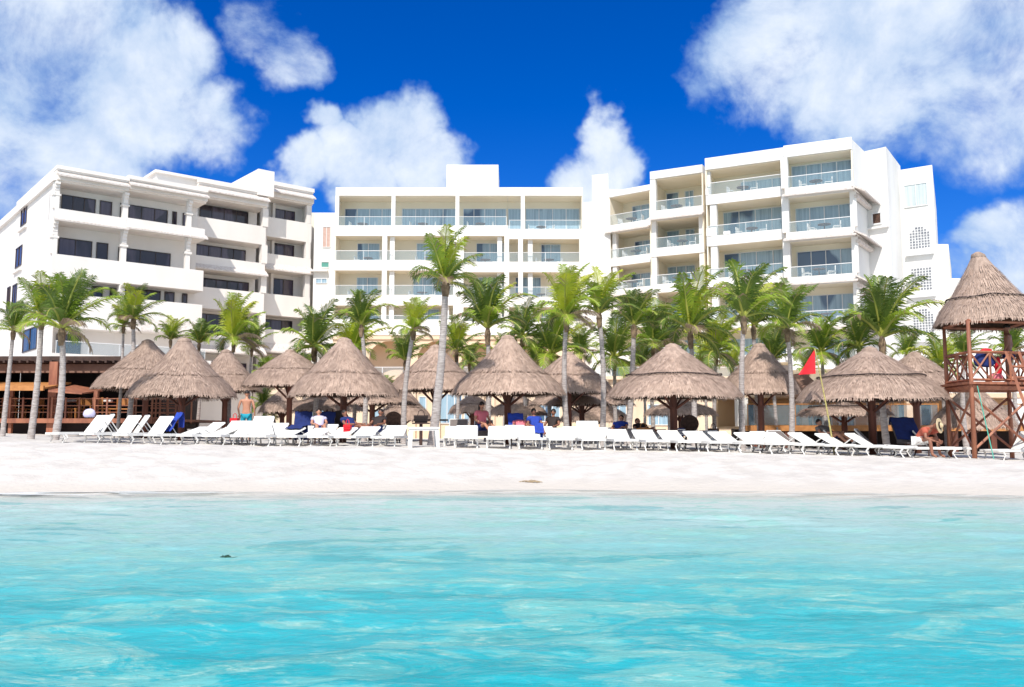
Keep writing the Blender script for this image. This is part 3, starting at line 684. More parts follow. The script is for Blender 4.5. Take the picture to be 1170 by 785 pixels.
def palapa(px, yap, xl, xr, yev, D, label, table=False, ring=False, concave=.10, group=None, skirt=True):
    concave -= .075
    x = WX(px, D); rad = (xr-xl)/2/F*D; gz = G(x, D); zt = W(px, yap, D).z; ze = W(px, yev, D-rad*.6).z+.17
    root = empty('thatched_parasol', label, 'beach parasol', (x, D, gz), rnd.uniform(0, 6), group or 'thatched parasols along the beach')
    sd_ = rnd.randint(0, 999); r_, s_, u_ = thatch_mesh(rad, zt-ze, sd_, concave=concave, skirt=skirt)
    for b in (r_, s_, u_): b.v = [(q[0], q[1], q[2]+ze-gz) for q in b.v]
    ro = r_.build('thatch_roof', M['thatch'], root, smooth=True)
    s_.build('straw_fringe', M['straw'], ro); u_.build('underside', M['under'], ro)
    if ring:
        b = wire(rad, zt-ze, .665, sd_, concave=concave); b.v = [(q[0], q[1], q[2]+ze-gz) for q in b.v]; b.build('binding_cord', M['dark'], ro)
    p = MB(); p.tube([(0, 0, -.3), (0, 0, ze-gz+.1), (0, 0, (zt-gz)-.3)], [.12, .11, .08], 10); p.build('post', M['post'], root, smooth=True)
    h = ze-gz
    for k in range(8):
        b = MB(); a = 2*pi*k/8; b.bar((.1*cos(a), .1*sin(a), h+(zt-ze)*.55), (rad*.9*cos(a), rad*.9*sin(a), h+.02), .06); b.build('rafter', M['post'], root)
    for k in range(4):
        b = MB(); a = 2*pi*k/4+.4; b.bar((.1*cos(a), .1*sin(a), h*.72), (rad*.5*cos(a), rad*.5*sin(a), h+.12), .06); b.build('brace', M['post'], root)
    if table:
        b = MB(); b.tube([(0, 0, .80), (0, 0, .86)], [.5, .5], 18); b.build('shelf', M['dwood'], root)
    return root
palapa(165, 391, 107, 222, 443, 34, 'thatched parasol half hidden behind the left end front parasol')
palapa(207, 389, 146, 263, 452, 30.5, 'steep tall thatched parasol nearest the left end of the beach', concave=.14)
palapa(256, 402, 216, 296, 446, 37.5, 'thatched parasol peeking out behind the right slope of the left end parasol')
palapa(330, 402, 279, 382, 440, 36, 'thatched parasol behind and left of the one over the blue towels', concave=.02)
palapa(322, 447, 301, 352, 471, 42, 'small distant thatched parasol below the eave left of the blue towels', concave=.02)
palapa(392, 389, 330, 453, 451, 29.5, 'tall thatched parasol with wooden post over the blue towels and black fan')
palapa(425, 440, 375, 480, 461, 36, 'low flat thatched parasol behind the parasol over the blue towels', concave=0)
palapa(372, 450, 338, 428, 469, 40, 'small thatched parasol seen under the eave over the blue towels', concave=0)
palapa(462, 446, 432, 492, 480, 40, 'small thatched parasol behind the white beach table')
palapa(497, 397, 449, 551, 445, 33.5, 'thatched parasol crossed by the shadow of the tallest palm', table=True)
palapa(580, 386, 514, 643, 449, 29.5, 'widest thatched parasol in the middle of the beach beside the lone slim palm', concave=.14)
palapa(592, 452, 552, 617, 474, 40, 'small thatched parasol under the eave of the middle parasol, right side', concave=.05)
palapa(540, 452, 522, 575, 472, 41, 'small thatched parasol under the eave of the middle parasol, left side', concave=.05)
palapa(650, 405, 600, 703, 448, 34, 'thatched parasol behind the slim palm right of the middle parasol', concave=.05)
palapa(665, 440, 603, 722, 462, 37.5, 'low wide thatched parasol under the one behind the slim palm', concave=0)
palapa(680, 458, 636, 716, 481, 42, 'small distant thatched parasol below the two stacked eaves', concave=0)
palapa(770, 396, 693, 844, 453, 27, 'wide thatched parasol with a cord round its lower tier and striped towel below', ring=True, concave=.08)
palapa(778, 457, 733, 815, 474, 38, 'small thatched parasol beneath the wide parasol with the striped towel', concave=.0)
palapa(870, 395, 827, 918, 449, 33, 'steep thatched parasol behind two palm trunks left of the red flag', concave=.08)
palapa(997, 400, 916, 1079, 456, 26, 'broad drooping thatched parasol right of the red flag', ring=True, concave=.05)
palapa(1048, 405, 1003, 1098, 447, 31, 'thatched parasol jutting out behind the broad parasol near the watchtower', concave=0)
palapa(965, 461, 906, 1012, 474, 34, 'flat thatched parasol under the broad parasol beside the flag pole', concave=0, ring=True, skirt=False)
palapa(1112, 441, 1058, 1147, 489, 33, 'grey thatched parasol seen between the watchtower legs', concave=.05)

# ================================================================ palms
def crown_mesh(seed, L0, n=20, up=(.05, 1.35), pal='g', wind=.3, width=1.):
    rn = random.Random(seed); mb = MB(); V = Vector
    for i in range(n):
        a = i*2.39996+rn.uniform(-.25, .25); q = i/(n-1)
        el = up[1]+(up[0]-up[1])*q**1.25+rn.uniform(-.12, .12); Lf = L0*rn.uniform(.82, 1.1)*(1 if q < .75 else .85)
        if pal == 'g': mi = 0 if rn.random() < .52 else (2 if rn.random() < .45 else 1)
        elif pal == 'y': mi = 2 if rn.random() < .62 else 0
        else: mi = 1 if rn.random() < .6 else 0
        if q > .8 and rn.random() < .33: mi = 3; Lf *= .8
        elif q > .55 and mi == 2: mi = 1
        droop = rn.uniform(.9, 1.5)*(1.1 if q > .5 else .62)
        h = V((cos(a), sin(a), 0)); pts = []; p = V((0, 0, 0)); e = el; m = 14; st = Lf/m
        for k in range(m+1):
            pts.append(p.copy()); t = k/m
            p = p+(h*cos(e)*.92+V((0, 0, 1))*sin(e)+V((wind*t, 0, 0)))*st
            e -= droop*(t*1.7+.12)/m*1.3
        mb.tube(pts, [.022*(1-k/(m+1))+.004 for k in range(m+1)], 4, 4)
        nl = 34
        for k in range(nl):
            t = .12+.88*k/nl; u = t*m; i0 = min(m-1, int(u)); fr_ = u-i0; b = pts[i0].lerp(pts[i0+1], fr_); d = (pts[i0+1]-pts[i0]).normalized()
            side0 = d.cross(V((0, 0, 1)));
            if side0.length < .05: side0 = d.cross(V((sin(a), -cos(a), 0)))
            side0.normalize(); upv = side0.cross(d)
            ll = L0*.34*(sin(pi*min(1, .12+.86*t))**.6)*rn.uniform(.8, 1.12)*width
            for sgn in (1, -1):
                s_ = side0*sgn
                fw = .55+.9*t; dr = rn.uniform(.15, .5)+(.3 if mi == 3 else 0)
                d1 = (s_+d*fw+upv*(.25-.2*q)).normalized(); d2 = (d1-V((0, 0, 1))*(dr*2.2)+V((wind*.8, 0, 0))).normalized()
                wd = .0145*(L0/1.5)**.5*rn.uniform(.8, 1.2); wv_ = d.cross(s_).cross(d1).normalized()*wd if False else d*wd
                m1 = b+d1*ll*.5; e1 = m1+d2*ll*.5
                m3 = 3 if (mi != 3 and t > .55 and rn.random() < .22*q) else mi
                mb.add([b-wv_*.6, b+wv_*.6, m1+wv_, m1-wv_, e1], [(0, 1, 2, 3), (3, 2, 4)], m3)
    return mb
LM = [M['leaf_g'], M['leaf_d'], M['leaf_y'], M['leaf_b'], M['rib']]
CR = {}
def crown_me(var):
    if var not in CR:
        pal = 'gyd'[var % 3]; up = [(.0, 1.52), (.45, 1.5), (-.35, 1.5)][(var//3) % 3]
        mb = crown_mesh(100+var*7, 1.0, n=[17, 14, 19][(var//3) % 3], up=up, pal=pal)
        me = bpy.data.meshes.new('crown'); me.from_pydata(mb.v, [], mb.f)
        for k in LM: me.materials.append(k)
        me.polygons.foreach_set('material_index', mb.mi); me.update(); CR[var] = me
    return CR[var]
prn = random.Random(77)
def palm(tx, ty, bx, D, r, var, label, tw=None, trunk=True, name='palm_tree', rz=None, sz=1.0):
    x, x0 = WX(tx, D), WX(bx, D); g = G(x0, D); top = W(tx, ty, D)
    root = empty(name, label, 'palm tree' if name == 'palm_tree' else 'palm shrub', (x0, D, g), 0, 'palms between the parasols and the hotel')
    h = top.z-g; tw = (tw or .125)*.74; dx = x-x0
    if trunk:
        mb = MB(); n = 26; pts = []; rs = []
        bend = prn.uniform(-.12, .12)
        for k in range(n+1):
            t = k/n; pts.append((dx*t**1.3+bend*sin(pi*t), .1*sin(pi*t), -.3+(h+.3)*t)); rs.append(tw*(1.25-.5*t+.25*max(0, .12-t)/.12)*(1+(.05 if k % 2 else -.03)))
        mb.tube(pts, rs, 10); mb.build('trunk', M['trunk'], root, smooth=True)
        b = MB(); b.tube([(dx*.985, 0, h-.35*r/1000*D), (dx, 0, h-.12*r/1000*D), (dx, 0, h+.08)], [tw*.85, tw*1.25, tw*.6], 9)
        for k in range(9):
            a = k*2.4; q = h-.30*r/1000*D+k*.03; b.add([(dx+tw*.8*cos(a), tw*.8*sin(a), q), (dx+tw*.8*cos(a+.7), tw*.8*sin(a+.7), q), (dx+tw*1.9*cos(a+.3), tw*1.9*sin(a+.3), q+.22)], [(0, 1, 2)])
        b.build('crown_base', M['boot'], root, smooth=False)
    Lc = r/1000*D*(1.18 if name == 'palm_tree' else 1.0)
    c = bpy.data.objects.new('crown', crown_me(var)); col.objects.link(c); c.parent = root; c.location = (dx, 0, h); c.scale = (Lc, Lc, Lc*sz)
    c.rotation_euler = (prn.uniform(-.08, .08), prn.uniform(-.06, .1), prn.uniform(-.5, .5) if rz is None else rz)
    return root
P_ = [
 (9, 378, 3, 31, 30, 2, 'leaning dark-fronded palm at the far left edge beside the wooden deck', .10),
 (41, 362, 35, 28, 44, 0, 'palm second from the left edge with pale straight trunk before the deck', .12),
 (65, 375, 62, 27, 58, 2, 'bushy large-crowned palm third from the left with upright centre frond', .13),
 (136, 373, 134, 34, 24, 1, 'short thin palm just left of the taller palm above the leftmost parasol', .08),
 (147, 364, 145, 33.5, 36, 0, 'palm rising above the leftmost parasol in front of the white balconies', .12),
 (191, 388, 192, 40, 26, 4, 'small yellow palm showing over the left end parasol', .09),
 (224, 392, 224, 42, 28, 5, 'dark green palm between the yellow small palm and the bright palm', .10),
 (264, 388, 262, 39, 42, 1, 'bright lime palm above the third parasol from the left', .11),
 (285, 398, 285, 42, 28, 2, 'thin olive palm directly right of the bright lime palm', .09),
 (357, 396, 357, 37, 50, 8, 'dense dark round palm in front of the gap between two hotel blocks', .14),
 (411, 372, 415, 34, 38, 3, 'yellow-green palm above the parasol with the blue towels', .12),
 (402, 402, 403, 37, 40, 7, 'low spreading young palm at the foot of the yellow-green palm', .10),
 (471, 378, 462, 29, 32, 1, 'short-crowned yellow palm left of the tallest palm', .11),
 (508, 322, 493, 27, 50, 0, 'tallest leaning palm with thick ringed trunk and drooping dry frond tips', .16),
 (462, 412, 460, 41, 32, 5, 'small dark palm low between the white railing and the yellow palm', .10),
 (521, 402, 520, 38, 34, 0, 'young green palm directly right of the tallest leaning trunk', .10),
 (557, 375, 556, 35, 56, 3, 'full dark green palm behind the apex of the middle parasol', .14),
 (597, 385, 598, 39, 40, 8, 'shaggy brown-green palm right of the middle parasol apex', .12),
 (630, 405, 630, 39, 50, 6, 'long-fronded low palm behind the slim palm', .11),
 (648, 362, 650, 29, 52, 1, 'slim straight palm with lime crown right of the middle parasol', .115),
 (686, 358, 687, 31, 48, 4, 'palm with upright feathery crown and pale trunk beside the stacked eaves', .12),
 (726, 372, 716, 33, 42, 3, 'palm leaning right behind the wide corded parasol', .14),
 (703, 408, 704, 40, 46, 8, 'dark low palm filling the gap left of the wide corded parasol', .12),
 (748, 395, 748, 41, 50, 2, 'dark leafy palm behind the left slope of the wide corded parasol', .12),
 (791, 378, 793, 33, 60, 0, 'large-crowned palm over the apex of the wide corded parasol', .13),
 (820, 402, 816, 38, 46, 7, 'lime low palm right of the wide corded parasol', .11),
 (853, 362, 848, 27, 58, 3, 'tall palm with shaggy trunk top and upright fronds left of the steep parasol', .115),
 (864, 372, 870, 34, 46, 4, 'twin palm just behind the tall shaggy-topped palm', .12),
 (903, 375, 903, 31, 46, 2, 'palm with pale trunk standing left of the red flag', .12),
 (884, 412, 889, 37, 40, 5, 'thin dark palm behind the steep parasol', .10),
 (942, 402, 945, 36, 40, 6, 'green fan-like palm directly behind the red flag', .11),
 (1012, 385, 1014, 32, 66, 3, 'big bushy palm behind the broad drooping parasol', .15),
 (985, 396, 1000, 35, 44, 8, 'dark palm left of the big bushy palm', .12),
 (1078, 418, 1082, 34, 40, 7, 'palm with long low fronds left of the watchtower', .11),
 (1106, 405, 1105, 31, 30, 5, 'palm with ringed trunk standing inside the watchtower legs', .12),
 (1160, 402, 1160, 36, 36, 2, 'palm behind the watchtower ladder at the right edge', .12)]
for (tx, ty, bx, D, r, var, lab, tw) in P_: palm(tx, ty, bx, D, r, var, lab, tw, sz=prn.uniform(.95, 1.12))
B_ = [(438, 452, 45, 26, 5, 'low green palm bush below the white terrace railing'), (300, 462, 44, 26, 8, 'green bush under the eave beside the bare-backed man'), (312, 475, 43, 20, 2, 'small bright bush behind the man in teal shorts'),
      (575, 408, 44, 34, 8, 'dark palm bush at the right foot of the middle parasol apex'), (612, 415, 42, 34, 5, 'dark palm bush left of the slim lime palm'), (664, 405, 44, 36, 2, 'dark palm bush between two pale trunks'),
      (735, 420, 44, 34, 5, 'dark palm bush on the left slope of the corded parasol'), (765, 395, 45, 40, 8, 'tall dark palm bush directly behind the corded parasol apex'), (808, 415, 43, 34, 1, 'lime palm bush below the large-crowned palm'), (838, 420, 42, 30, 4, 'yellow-green palm bush left of the steep parasol'),
      (536, 415, 45, 28, 8, 'palm bush in the hollow left of the middle parasol'), (925, 425, 44, 26, 5, 'dark bush behind the red flag'), (1062, 440, 42, 28, 8, 'bush behind the broad parasol right shoulder'),
      (300, 425, 45, 22, 6, 'pale green bush on the terrace left of the dark round palm'), (345, 425, 44, 26, 8, 'dark bush beneath the dark round palm'), (1040, 405, 42, 30, 2, 'loose palm bush left of the low long fronds')]
for (px, py, D, r, var, lab) in B_: palm(px, py, px, D, r, var, lab, .09, name='palm_bush')
# ================================================================ sun loungers
def lounger(ang, m_s, label, x, y, rz, group, legh=.28):
    root = empty('sun_lounger', label, 'sun lounger', (x, y, G(x, y)), rz, group); root.scale = (.98, .92, .92)
    # local: foot end towards -y, head +y ; hinge at y=.25
    Wd, h = .31, legh; fr = MB()
    for s in (-1, 1):
        fr.hexa([(s*Wd-.022, -.98, h-.035), (s*Wd+.022, -.98, h-.035), (s*Wd+.022, .92, h-.035), (s*Wd-.022, .92, h-.035), (s*Wd-.022, -.98, h+.035), (s*Wd+.022, -.98, h+.035), (s*Wd+.022, .92, h+.035), (s*Wd-.022, .92, h+.035)])
    for yy in (-.97, .25, .9): fr.box((-Wd, yy-.025, h-.03), (Wd, yy+.025, h+.025))
    fr.build('frame', M['plastic'], root)
    st = MB()
    n = 6
    for i in range(n):
        y0, y1 = -.95+1.2*i/n, -.95+1.2*(i+1)/n; za, zb = h+.03-.012*sin(pi*i/n), h+.03-.012*sin(pi*(i+1)/n)
        st.hexa([(-Wd+.02, y0, za-.012), (Wd-.02, y0, za-.012), (Wd-.02, y1, zb-.012), (-Wd+.02, y1, zb-.012), (-Wd+.02, y0, za), (Wd-.02, y0, za), (Wd-.02, y1, zb), (-Wd+.02, y1, zb)])
    st.build('seat', m_s, root)
    bk = MB(); c, s_ = cos(ang), sin(ang); Lb = .65
    P = lambda u, v, xx: (xx, .27+u*c-v*s_, h+.03+u*s_+v*c)
    bk.hexa([P(0, -.01, -Wd+.02), P(0, -.01, Wd-.02), P(Lb, -.01, Wd-.02), P(Lb, -.01, -Wd+.02), P(0, .012, -Wd+.02), P(0, .012, Wd-.02), P(Lb, .012, Wd-.02), P(Lb, .012, -Wd+.02)])
    b_o = bk.build('backrest', m_s, root)
    bf = MB()
    for s in (-1, 1): bf.bar(P(0, -.01, s*(Wd-.01)), P(Lb+.02, -.01, s*(Wd-.01)), .035)
    bf.bar(P(Lb+.02, 0, -Wd), P(Lb+.02, 0, Wd), .035); bf.build('backrest_frame', M['plastic'], b_o)
    if ang > .3:
        for s in (-1, 1): pr = MB(); pr.bar(P(.45, -.02, s*(Wd-.03)), (s*(Wd-.03), .27+.55*c+.25, h), .025); pr.build('prop', M['plastic'], root)
    for yy, k in ((-.72, -1), (.72, 1)):
        for s in (-1, 1):
            lg = MB(); lg.tube([(s*(Wd-.01), yy-.1*k*-1, h-.03), (s*(Wd+.01), yy+.03*k, h*.5), (s*(Wd+.0), yy+.13*k, -.03)], [.033, .026, .03], 6); lg.build('leg', M['plastic'], root)
    return root
ordn = ['first', 'second', 'third', 'fourth', 'fifth', 'sixth', 'seventh', 'eighth', 'ninth', 'tenth', 'eleventh', 'twelfth', 'thirteenth', 'fourteenth', 'fifteenth', 'sixteenth', 'seventeenth', 'eighteenth', 'nineteenth', 'twentieth', 'twenty-first', 'twenty-second', 'twenty-third', 'twenty-fourth', 'twenty-fifth', 'twenty-sixth', 'twenty-seventh', 'twenty-eighth', 'twenty-ninth', 'thirtieth', 'thirty-first']
gl = 'white sun loungers in the front row along the sand'
# (px, distance, turn in degrees, back angle in degrees)
row = [(94, 25.5, -32, 52), (132, 25.5, -31, 54), (169, 25.3, -30, 52), (205, 25.2, -36, 18), (240, 25.2, -30, 18), (265, 25.3, -20, 38), (292, 25.2, -8, 58), (318, 25.0, -25, 19), (350, 25, -22, 18), (382, 25, -18, 20), (410, 24.9, -15, 23), (446, 24.9, -6, 27), (533, 24.8, 2, 29), (570, 24.7, 0, 28), (605, 24.7, 1, 29), (639, 24.7, 0, 25), (674, 24.6, 2, 50), (709, 24.6, 3, 24), (742, 24.5, 6, 24), (774, 24.5, 10, 24), (806, 24.4, 14, 24), (838, 24.4, 20, 24), (870, 24.3, 24, 24), (902, 24.2, 30, 27), (936, 24.1, 36, 28), (968, 24, 40, 28), (1003, 23.8, 45, 31)]
LP = []
for i, (px, D, rz, an) in enumerate(row):
    x = WX(px, D); LP.append((x, D, R(rz), R(an)))
    desc = 'nearly flat' if an < 22 else 'low' if an < 30 else 'half raised' if an < 45 else 'steeply raised'
    lounger(R(an), M['sling'], f'white sun lounger with {desc} backrest, {ordn[i]} from the left in the front row', x, D, R(rz), gl)
lounger(R(4), M['sling'], 'white sun lounger lying flat under the man in the straw hat', WX(1052, 23.6), 23.6, R(78), gl)
lounger(R(50), M['sling'], 'white sun lounger cut by the right edge past the watchtower ladder', WX(1172, 23.6), 24.2, R(-70), gl)
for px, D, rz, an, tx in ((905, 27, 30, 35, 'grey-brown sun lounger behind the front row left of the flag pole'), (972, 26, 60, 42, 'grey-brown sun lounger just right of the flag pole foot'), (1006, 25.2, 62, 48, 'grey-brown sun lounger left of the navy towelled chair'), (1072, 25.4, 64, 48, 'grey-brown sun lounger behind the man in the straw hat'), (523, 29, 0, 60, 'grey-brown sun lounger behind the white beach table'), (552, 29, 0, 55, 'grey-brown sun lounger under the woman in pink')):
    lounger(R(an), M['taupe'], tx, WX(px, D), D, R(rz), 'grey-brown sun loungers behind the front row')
k = 0
back = [(105, -55, 60), (145, -55, 58), (226, -35, 33), (256, -20, 39), (277, -5, 36), (308, -8, 33), (336, -10, 24), (366, -8, 30), (428, 0, 28), (520, 3, 27), (588, 0, 33), (622, 2, 30), (657, 2, 31), (693, 2, 30), (726, 4, 28), (758, 6, 27), (822, 12, 28), (885, 26, 30)]
for i, (px, rz, an) in enumerate(back):
    D = 26.7+.2*(i % 3); x = WX(px, D)
    lounger(R(an), M['sling'], f'white sun lounger behind the front row, {ordn[i]} from the left of the second row', x, D, R(rz), 'white sun loungers in the second row')
# towels
def towel(name, label, m, x, y, z, w_, l_, rz, ang, over=.18):
    b = MB(); n = 10; pr = []
    for i in range(n+1):
        t = i/n; u = t*l_; pr.append((u*cos(ang), u*sin(ang)+.02))
    pr += [(pr[-1][0]+.05, pr[-1][1]-.02), (pr[-1][0]+.07, pr[-1][1]-over), (pr[-1][0]+.06, pr[-1][1]-over*2)]
    v = []; 
    for j, (yy, zz) in enumerate(pr):
        for i in range(7):
            v.append((-w_/2+w_*i/6, yy+.012*sin(i*2.+j), zz+.012*sin(i*1.7+j*.8)))
    f = [(j*7+i, j*7+i+1, j*7+i+8, j*7+i+7) for j in range(len(pr)-1) for i in range(6)]
    v2 = [(a, c+.0, d-.012) for a, c, d in v]; nv = len(v)
    b.add(v, f); b.add(v2, [tuple(reversed(q)) for q in f])
    o = b.build(name, m, smooth=True, loc=(x, y, z), rz=rz); return tag(o, label, 'towel', None)
def back_pt(i, u):
    x, D, rz, an = LP[i]; c, s = cos(an), sin(an); ly = .27+u*c; z = G(x, D)+.31+u*s+.03
    return x-sin(rz)*ly, D+cos(rz)*ly, z, rz, an
for i, u, lab, m in ((2, .0, 'blue towel hung over the third lounger from the left', 'blue'), (14, .12, 'blue towel draped over a raised lounger back in the middle', 'blue'), (7, .35, 'blue towel on a low lounger right of the man in teal shorts', 'navy')):
    x, y, z, rz, an = back_pt(i, u); towel('beach_towel', lab, M[m], x+(.30 if i == 14 else .30 if i == 2 else .0), y+(.08 if i == 2 else 0), z, .26 if i != 7 else .55, .68-u+.02, rz, an, .22)
for px, D, w_, h_, rz, lab, m in ((346, 28.6, .55, .4, .1, 'navy towel on a chair back beside the fan left of the post', 'navy'), (372, 28.6, .55, .4, 0, 'navy towel spread on a chair back right of the first one', 'navy'), (590, 28.4, .5, .5, .1, 'bright blue towel behind the lounger with the draped towel', 'blue'), (1037, 25.6, .75, .75, .15, 'navy towel with grey band hung on a chair under the broad parasol', 'navy')):
    x = WX(px, D); tw_ = towel('beach_towel', lab, M[m], x, D-.09, G(x, D)+.47, w_, .62 if h_ < .6 else .72, rz, R(62), .1)
# towels need chairs below them: simple low beach chairs
    ch = empty('beach_chair', 'low beach chair under the ' + lab.split(' towel')[0] + ' towel ' + ' '.join(lab.split(' towel ')[1].split()[-4:]), 'chair', (x, D, G(x, D)), rz, 'low chairs in the shade')
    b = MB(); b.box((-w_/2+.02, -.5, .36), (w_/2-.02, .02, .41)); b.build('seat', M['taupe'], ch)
    b = MB(); a_ = R(62); b.hexa([(-w_/2+.02, 0, .40), (w_/2-.02, 0, .40), (w_/2-.02, .30, .97), (-w_/2+.02, .30, .97), (-w_/2+.02, -.03, .42), (w_/2-.02, -.03, .42), (w_/2-.02, .27, .99), (-w_/2+.02, .27, .99)]); b.build('backrest', M['taupe'], ch)
    for sx_ in (-1, 1):
        for yy in (-.45, .25):
            b = MB(); b.bar((sx_*(w_/2-.04), yy, -.02), (sx_*(w_/2-.04), yy if yy < 0 else 0, .38), .035); b.build('leg', M['dwood'], ch)
# ---------------------------------------------------------------- white beach table
x, D = WX(484, 24.3), 24.3
tb_ = empty('beach_table', 'white plastic beach table between two loungers beneath the tallest palm', 'table', (x, D, G(x, D)), .15)
b = MB(); b.box((-.42, -.4, .50), (.42, .4, .545)); b.box((-.39, -.37, .45), (.39, .37, .50)); b.build('table_top', M['plastic'], tb_)
for sx_ in (-1, 1):
    for sy in (-1, 1):
        b = MB(); b.hexa([(sx_*.38-.04, sy*.36-.03, -.03), (sx_*.38+.04, sy*.36-.03, -.03), (sx_*.38+.04, sy*.36+.03, -.03), (sx_*.38-.04, sy*.36+.03, -.03), (sx_*.35-.055, sy*.33-.035, .46), (sx_*.35+.055, sy*.33-.035, .46), (sx_*.35+.055, sy*.33+.035, .46), (sx_*.35-.055, sy*.33+.035, .46)]); b.build('leg', M['plastic'], tb_)
def basket(px, D, w_, h_, z, lab, m='dark', nm='beach_bag', cat='bag'):
    x = WX(px, D); b = MB()
    b.hexa([(-w_*.42, -.12, 0), (w_*.42, -.12, 0), (w_*.42, .12, 0), (-w_*.42, .12, 0), (-w_/2, -.15, h_), (w_/2, -.15, h_), (w_/2, .15, h_), (-w_/2, .15, h_)])
    b.tube([(-w_*.25, 0, h_), (-w_*.18, 0, h_+.12), (0, 0, h_+.16), (w_*.18, 0, h_+.12), (w_*.25, 0, h_)], .012, 6)
    for q in (.25, .5, .75): b.box((-w_*.5, -.158, h_*q-.01), (w_*.5, -.12, h_*q+.01))
    o = b.build(nm, M[m], loc=(x, D, z)); tag(o, lab, cat)
basket(481, 26.5, .42, .22, G(-2.7, 26.5)+.68, 'black open basket tray above the white beach table')
st_ = empty('side_table', 'small dark stand carrying the black basket tray', 'table', (WX(481, 26.5), 26.5, G(-2.7, 26.5)), 0)
b = MB(); b.box((-.25, -.2, .64), (.25, .2, .68)); b.build('table_top', M['dwood'], st_)
b = MB(); b.tube([(0, 0, -.02), (0, 0, .64)], .05, 8); b.build('stand', M['dwood'], st_)
basket(397, 25.6, .2, .24, G(-4.7, 25.6)+.36, 'red cloth bag slung over a low lounger backrest', 'red')
basket(735, 27.2, .4, .25, G(4, 27.2)+.36, 'orange bag lying on a lounger left of the dark post', 'owood')
basket(815, 28, .3, .3, G(6.4, 28)+.36, 'brown wicker bag right of the striped towel', 'brownpl')
# striped towel heap
b = MB()
for k in range(7):
    z = .02+.035*k; b.box((-.28+.02*k, -.2, z), (.3-.03*k, .2, z+.032), k % 2)
o = b.build('folded_towel', [M['navy'], M['plastic']], loc=(WX(776, 27.2), 27.2, G(5.2, 27.2)+.38)); tag(o, 'blue and white striped folded towel stack below the corded parasol', 'towel')
# ---------------------------------------------------------------- standing fan / round dark seat back
def fan(px, D, lab, m='dark'):
    x = WX(px, D); root = empty('round_chair', lab, 'chair', (x, D, G(x, D)), 0)
    b = MB(); b.tube([(0, .12, .78), (0, .18, .80)], [.30, .30], 20); b.build('backrest', M[m], root, smooth=False)
    b = MB(); b.tube([(0, 0, .42), (0, 0, .48)], [.27, .27], 18); b.build('seat', M[m], root)
    for k in range(4):
        a = k*pi/2+.7; b = MB(); b.bar((.2*cos(a), .2*sin(a), .43), (.28*cos(a), .28*sin(a), -.02), .03); b.build('leg', M['dwood'], root)
    for s in (-1, 1):
        b = MB(); b.bar((s*.15, .1, .46), (s*.15, .15, .7), .03); b.build('back_support', M['dwood'], root)
fan(387, 28.8, 'round-backed black chair beside the post over the blue towels'); fan(449, 30, 'round-backed brown chair behind the low lounger left of the white table', 'brownpl'); fan(789, 28.6, 'round-backed brown chair right of the striped towel stack', 'brownpl')

# ---------------------------------------------------------------- warning flag
D = 24.6; x = WX(953, D); zt = W(934, 398, D).z; g = G(x, D)
fl = empty('warning_flag', 'red triangular beach warning flag on a leaning bamboo pole', 'flag', (x, D, g))
dx = WX(934, D)-x; b = MB(); n = 10; b.tube([(dx*(t/n)**1.2, 0, -.2+(zt-g+.2)*t/n) for t in range(n+1)], [.028-.0012*t for t in range(n+1)], 8); b.build('pole', M['pole'], fl, smooth=True)
b = MB(); v = []; f = []; na = 10
zl = W(934, 427, D).z-g; zh = zt-g-.02
for i in range(na+1):
    t = i/na; hh = (1-t); 
    for j in range(7):
        q = j/6; xx = dx*.98-.0+t*(WX(914, D)-x-dx); zz = zl-(.0)*t+(zh-zl)*(hh)*q - .03*t
        v.append((xx, .05*sin(t*5+q*1.5)*t+.02, zz))
for i in range(na):
    for j in range(6): f.append((i*7+j, i*7+j+1, i*7+j+8, i*7+j+7))
b.add(v, f); b.add([(a, c+.008, d) for a, c, d in v], [tuple(reversed(q)) for q in f]); b.build('flag_cloth', M['red'], fl, smooth=True)

# ================================================================ lifeguard watchtower
D = 24.; TX = WX(1123, D); TG = G(TX, D)
tower = empty('lifeguard_tower', 'red wooden lifeguard watchtower with thatched roof and ladder', 'watchtower', (TX, D, TG))
def TZ(y, d=D): return W(1123, y, d).z-TG
xl, xr = WX(1112, D)-TX, WX(1190, D)-TX                    # front posts
xbl, xbr = WX(1083, 25.6)-TX, WX(1150, 25.6)-TX              # rear posts, slightly left by the tower's turn
fp_ = [(xl, 0), (xr, .35), (xbr+.35, 2.0), (xbl+.05, 1.65)]
deck = TZ(437); ev = TZ(368)+.2
for (a, c) in fp_:
    b = MB(); b.tube([(a, c, -.4), (a+.01, c, deck), (a, c, ev-.16)], [.068, .06, .05], 8); b.build('post', M['rwood'], tower, smooth=True)
b = MB()
b.prism([(p[0]+(-.12 if i in (0, 3) else .12), p[1]+(-.15 if i < 2 else .15)) for i, p in enumerate(fp_)], deck-.05, deck+.02); b.build('deck', M['rwood'], tower)
def rail_panel(a, c, z0, z1):
    b = MB(); A = Vector((a[0], a[1], 0)); C = Vector((c[0], c[1], 0)); v = C-A
    up = Vector((0, 0, 1))
    b.bar(A+up*z1, C+up*z1, .06); b.bar(A+up*(z0+.08), C+up*(z0+.08), .05)
    n = max(1, round(v.length/.75))
    for i in range(n):
        p, q = A+v*i/n, A+v*(i+1)/n
        b.bar(p+up*(z0+.08), q+up*z1, .04); b.bar(p+up*z1, q+up*(z0+.08), .04)
        if i: b.bar(p+up*z0, p+up*z1, .045)
    b.build('railing', M['rwood'], tower)
rz1 = TZ(402)
for i in range(4): rail_panel(fp_[i], fp_[(i+1) % 4], deck, rz1)
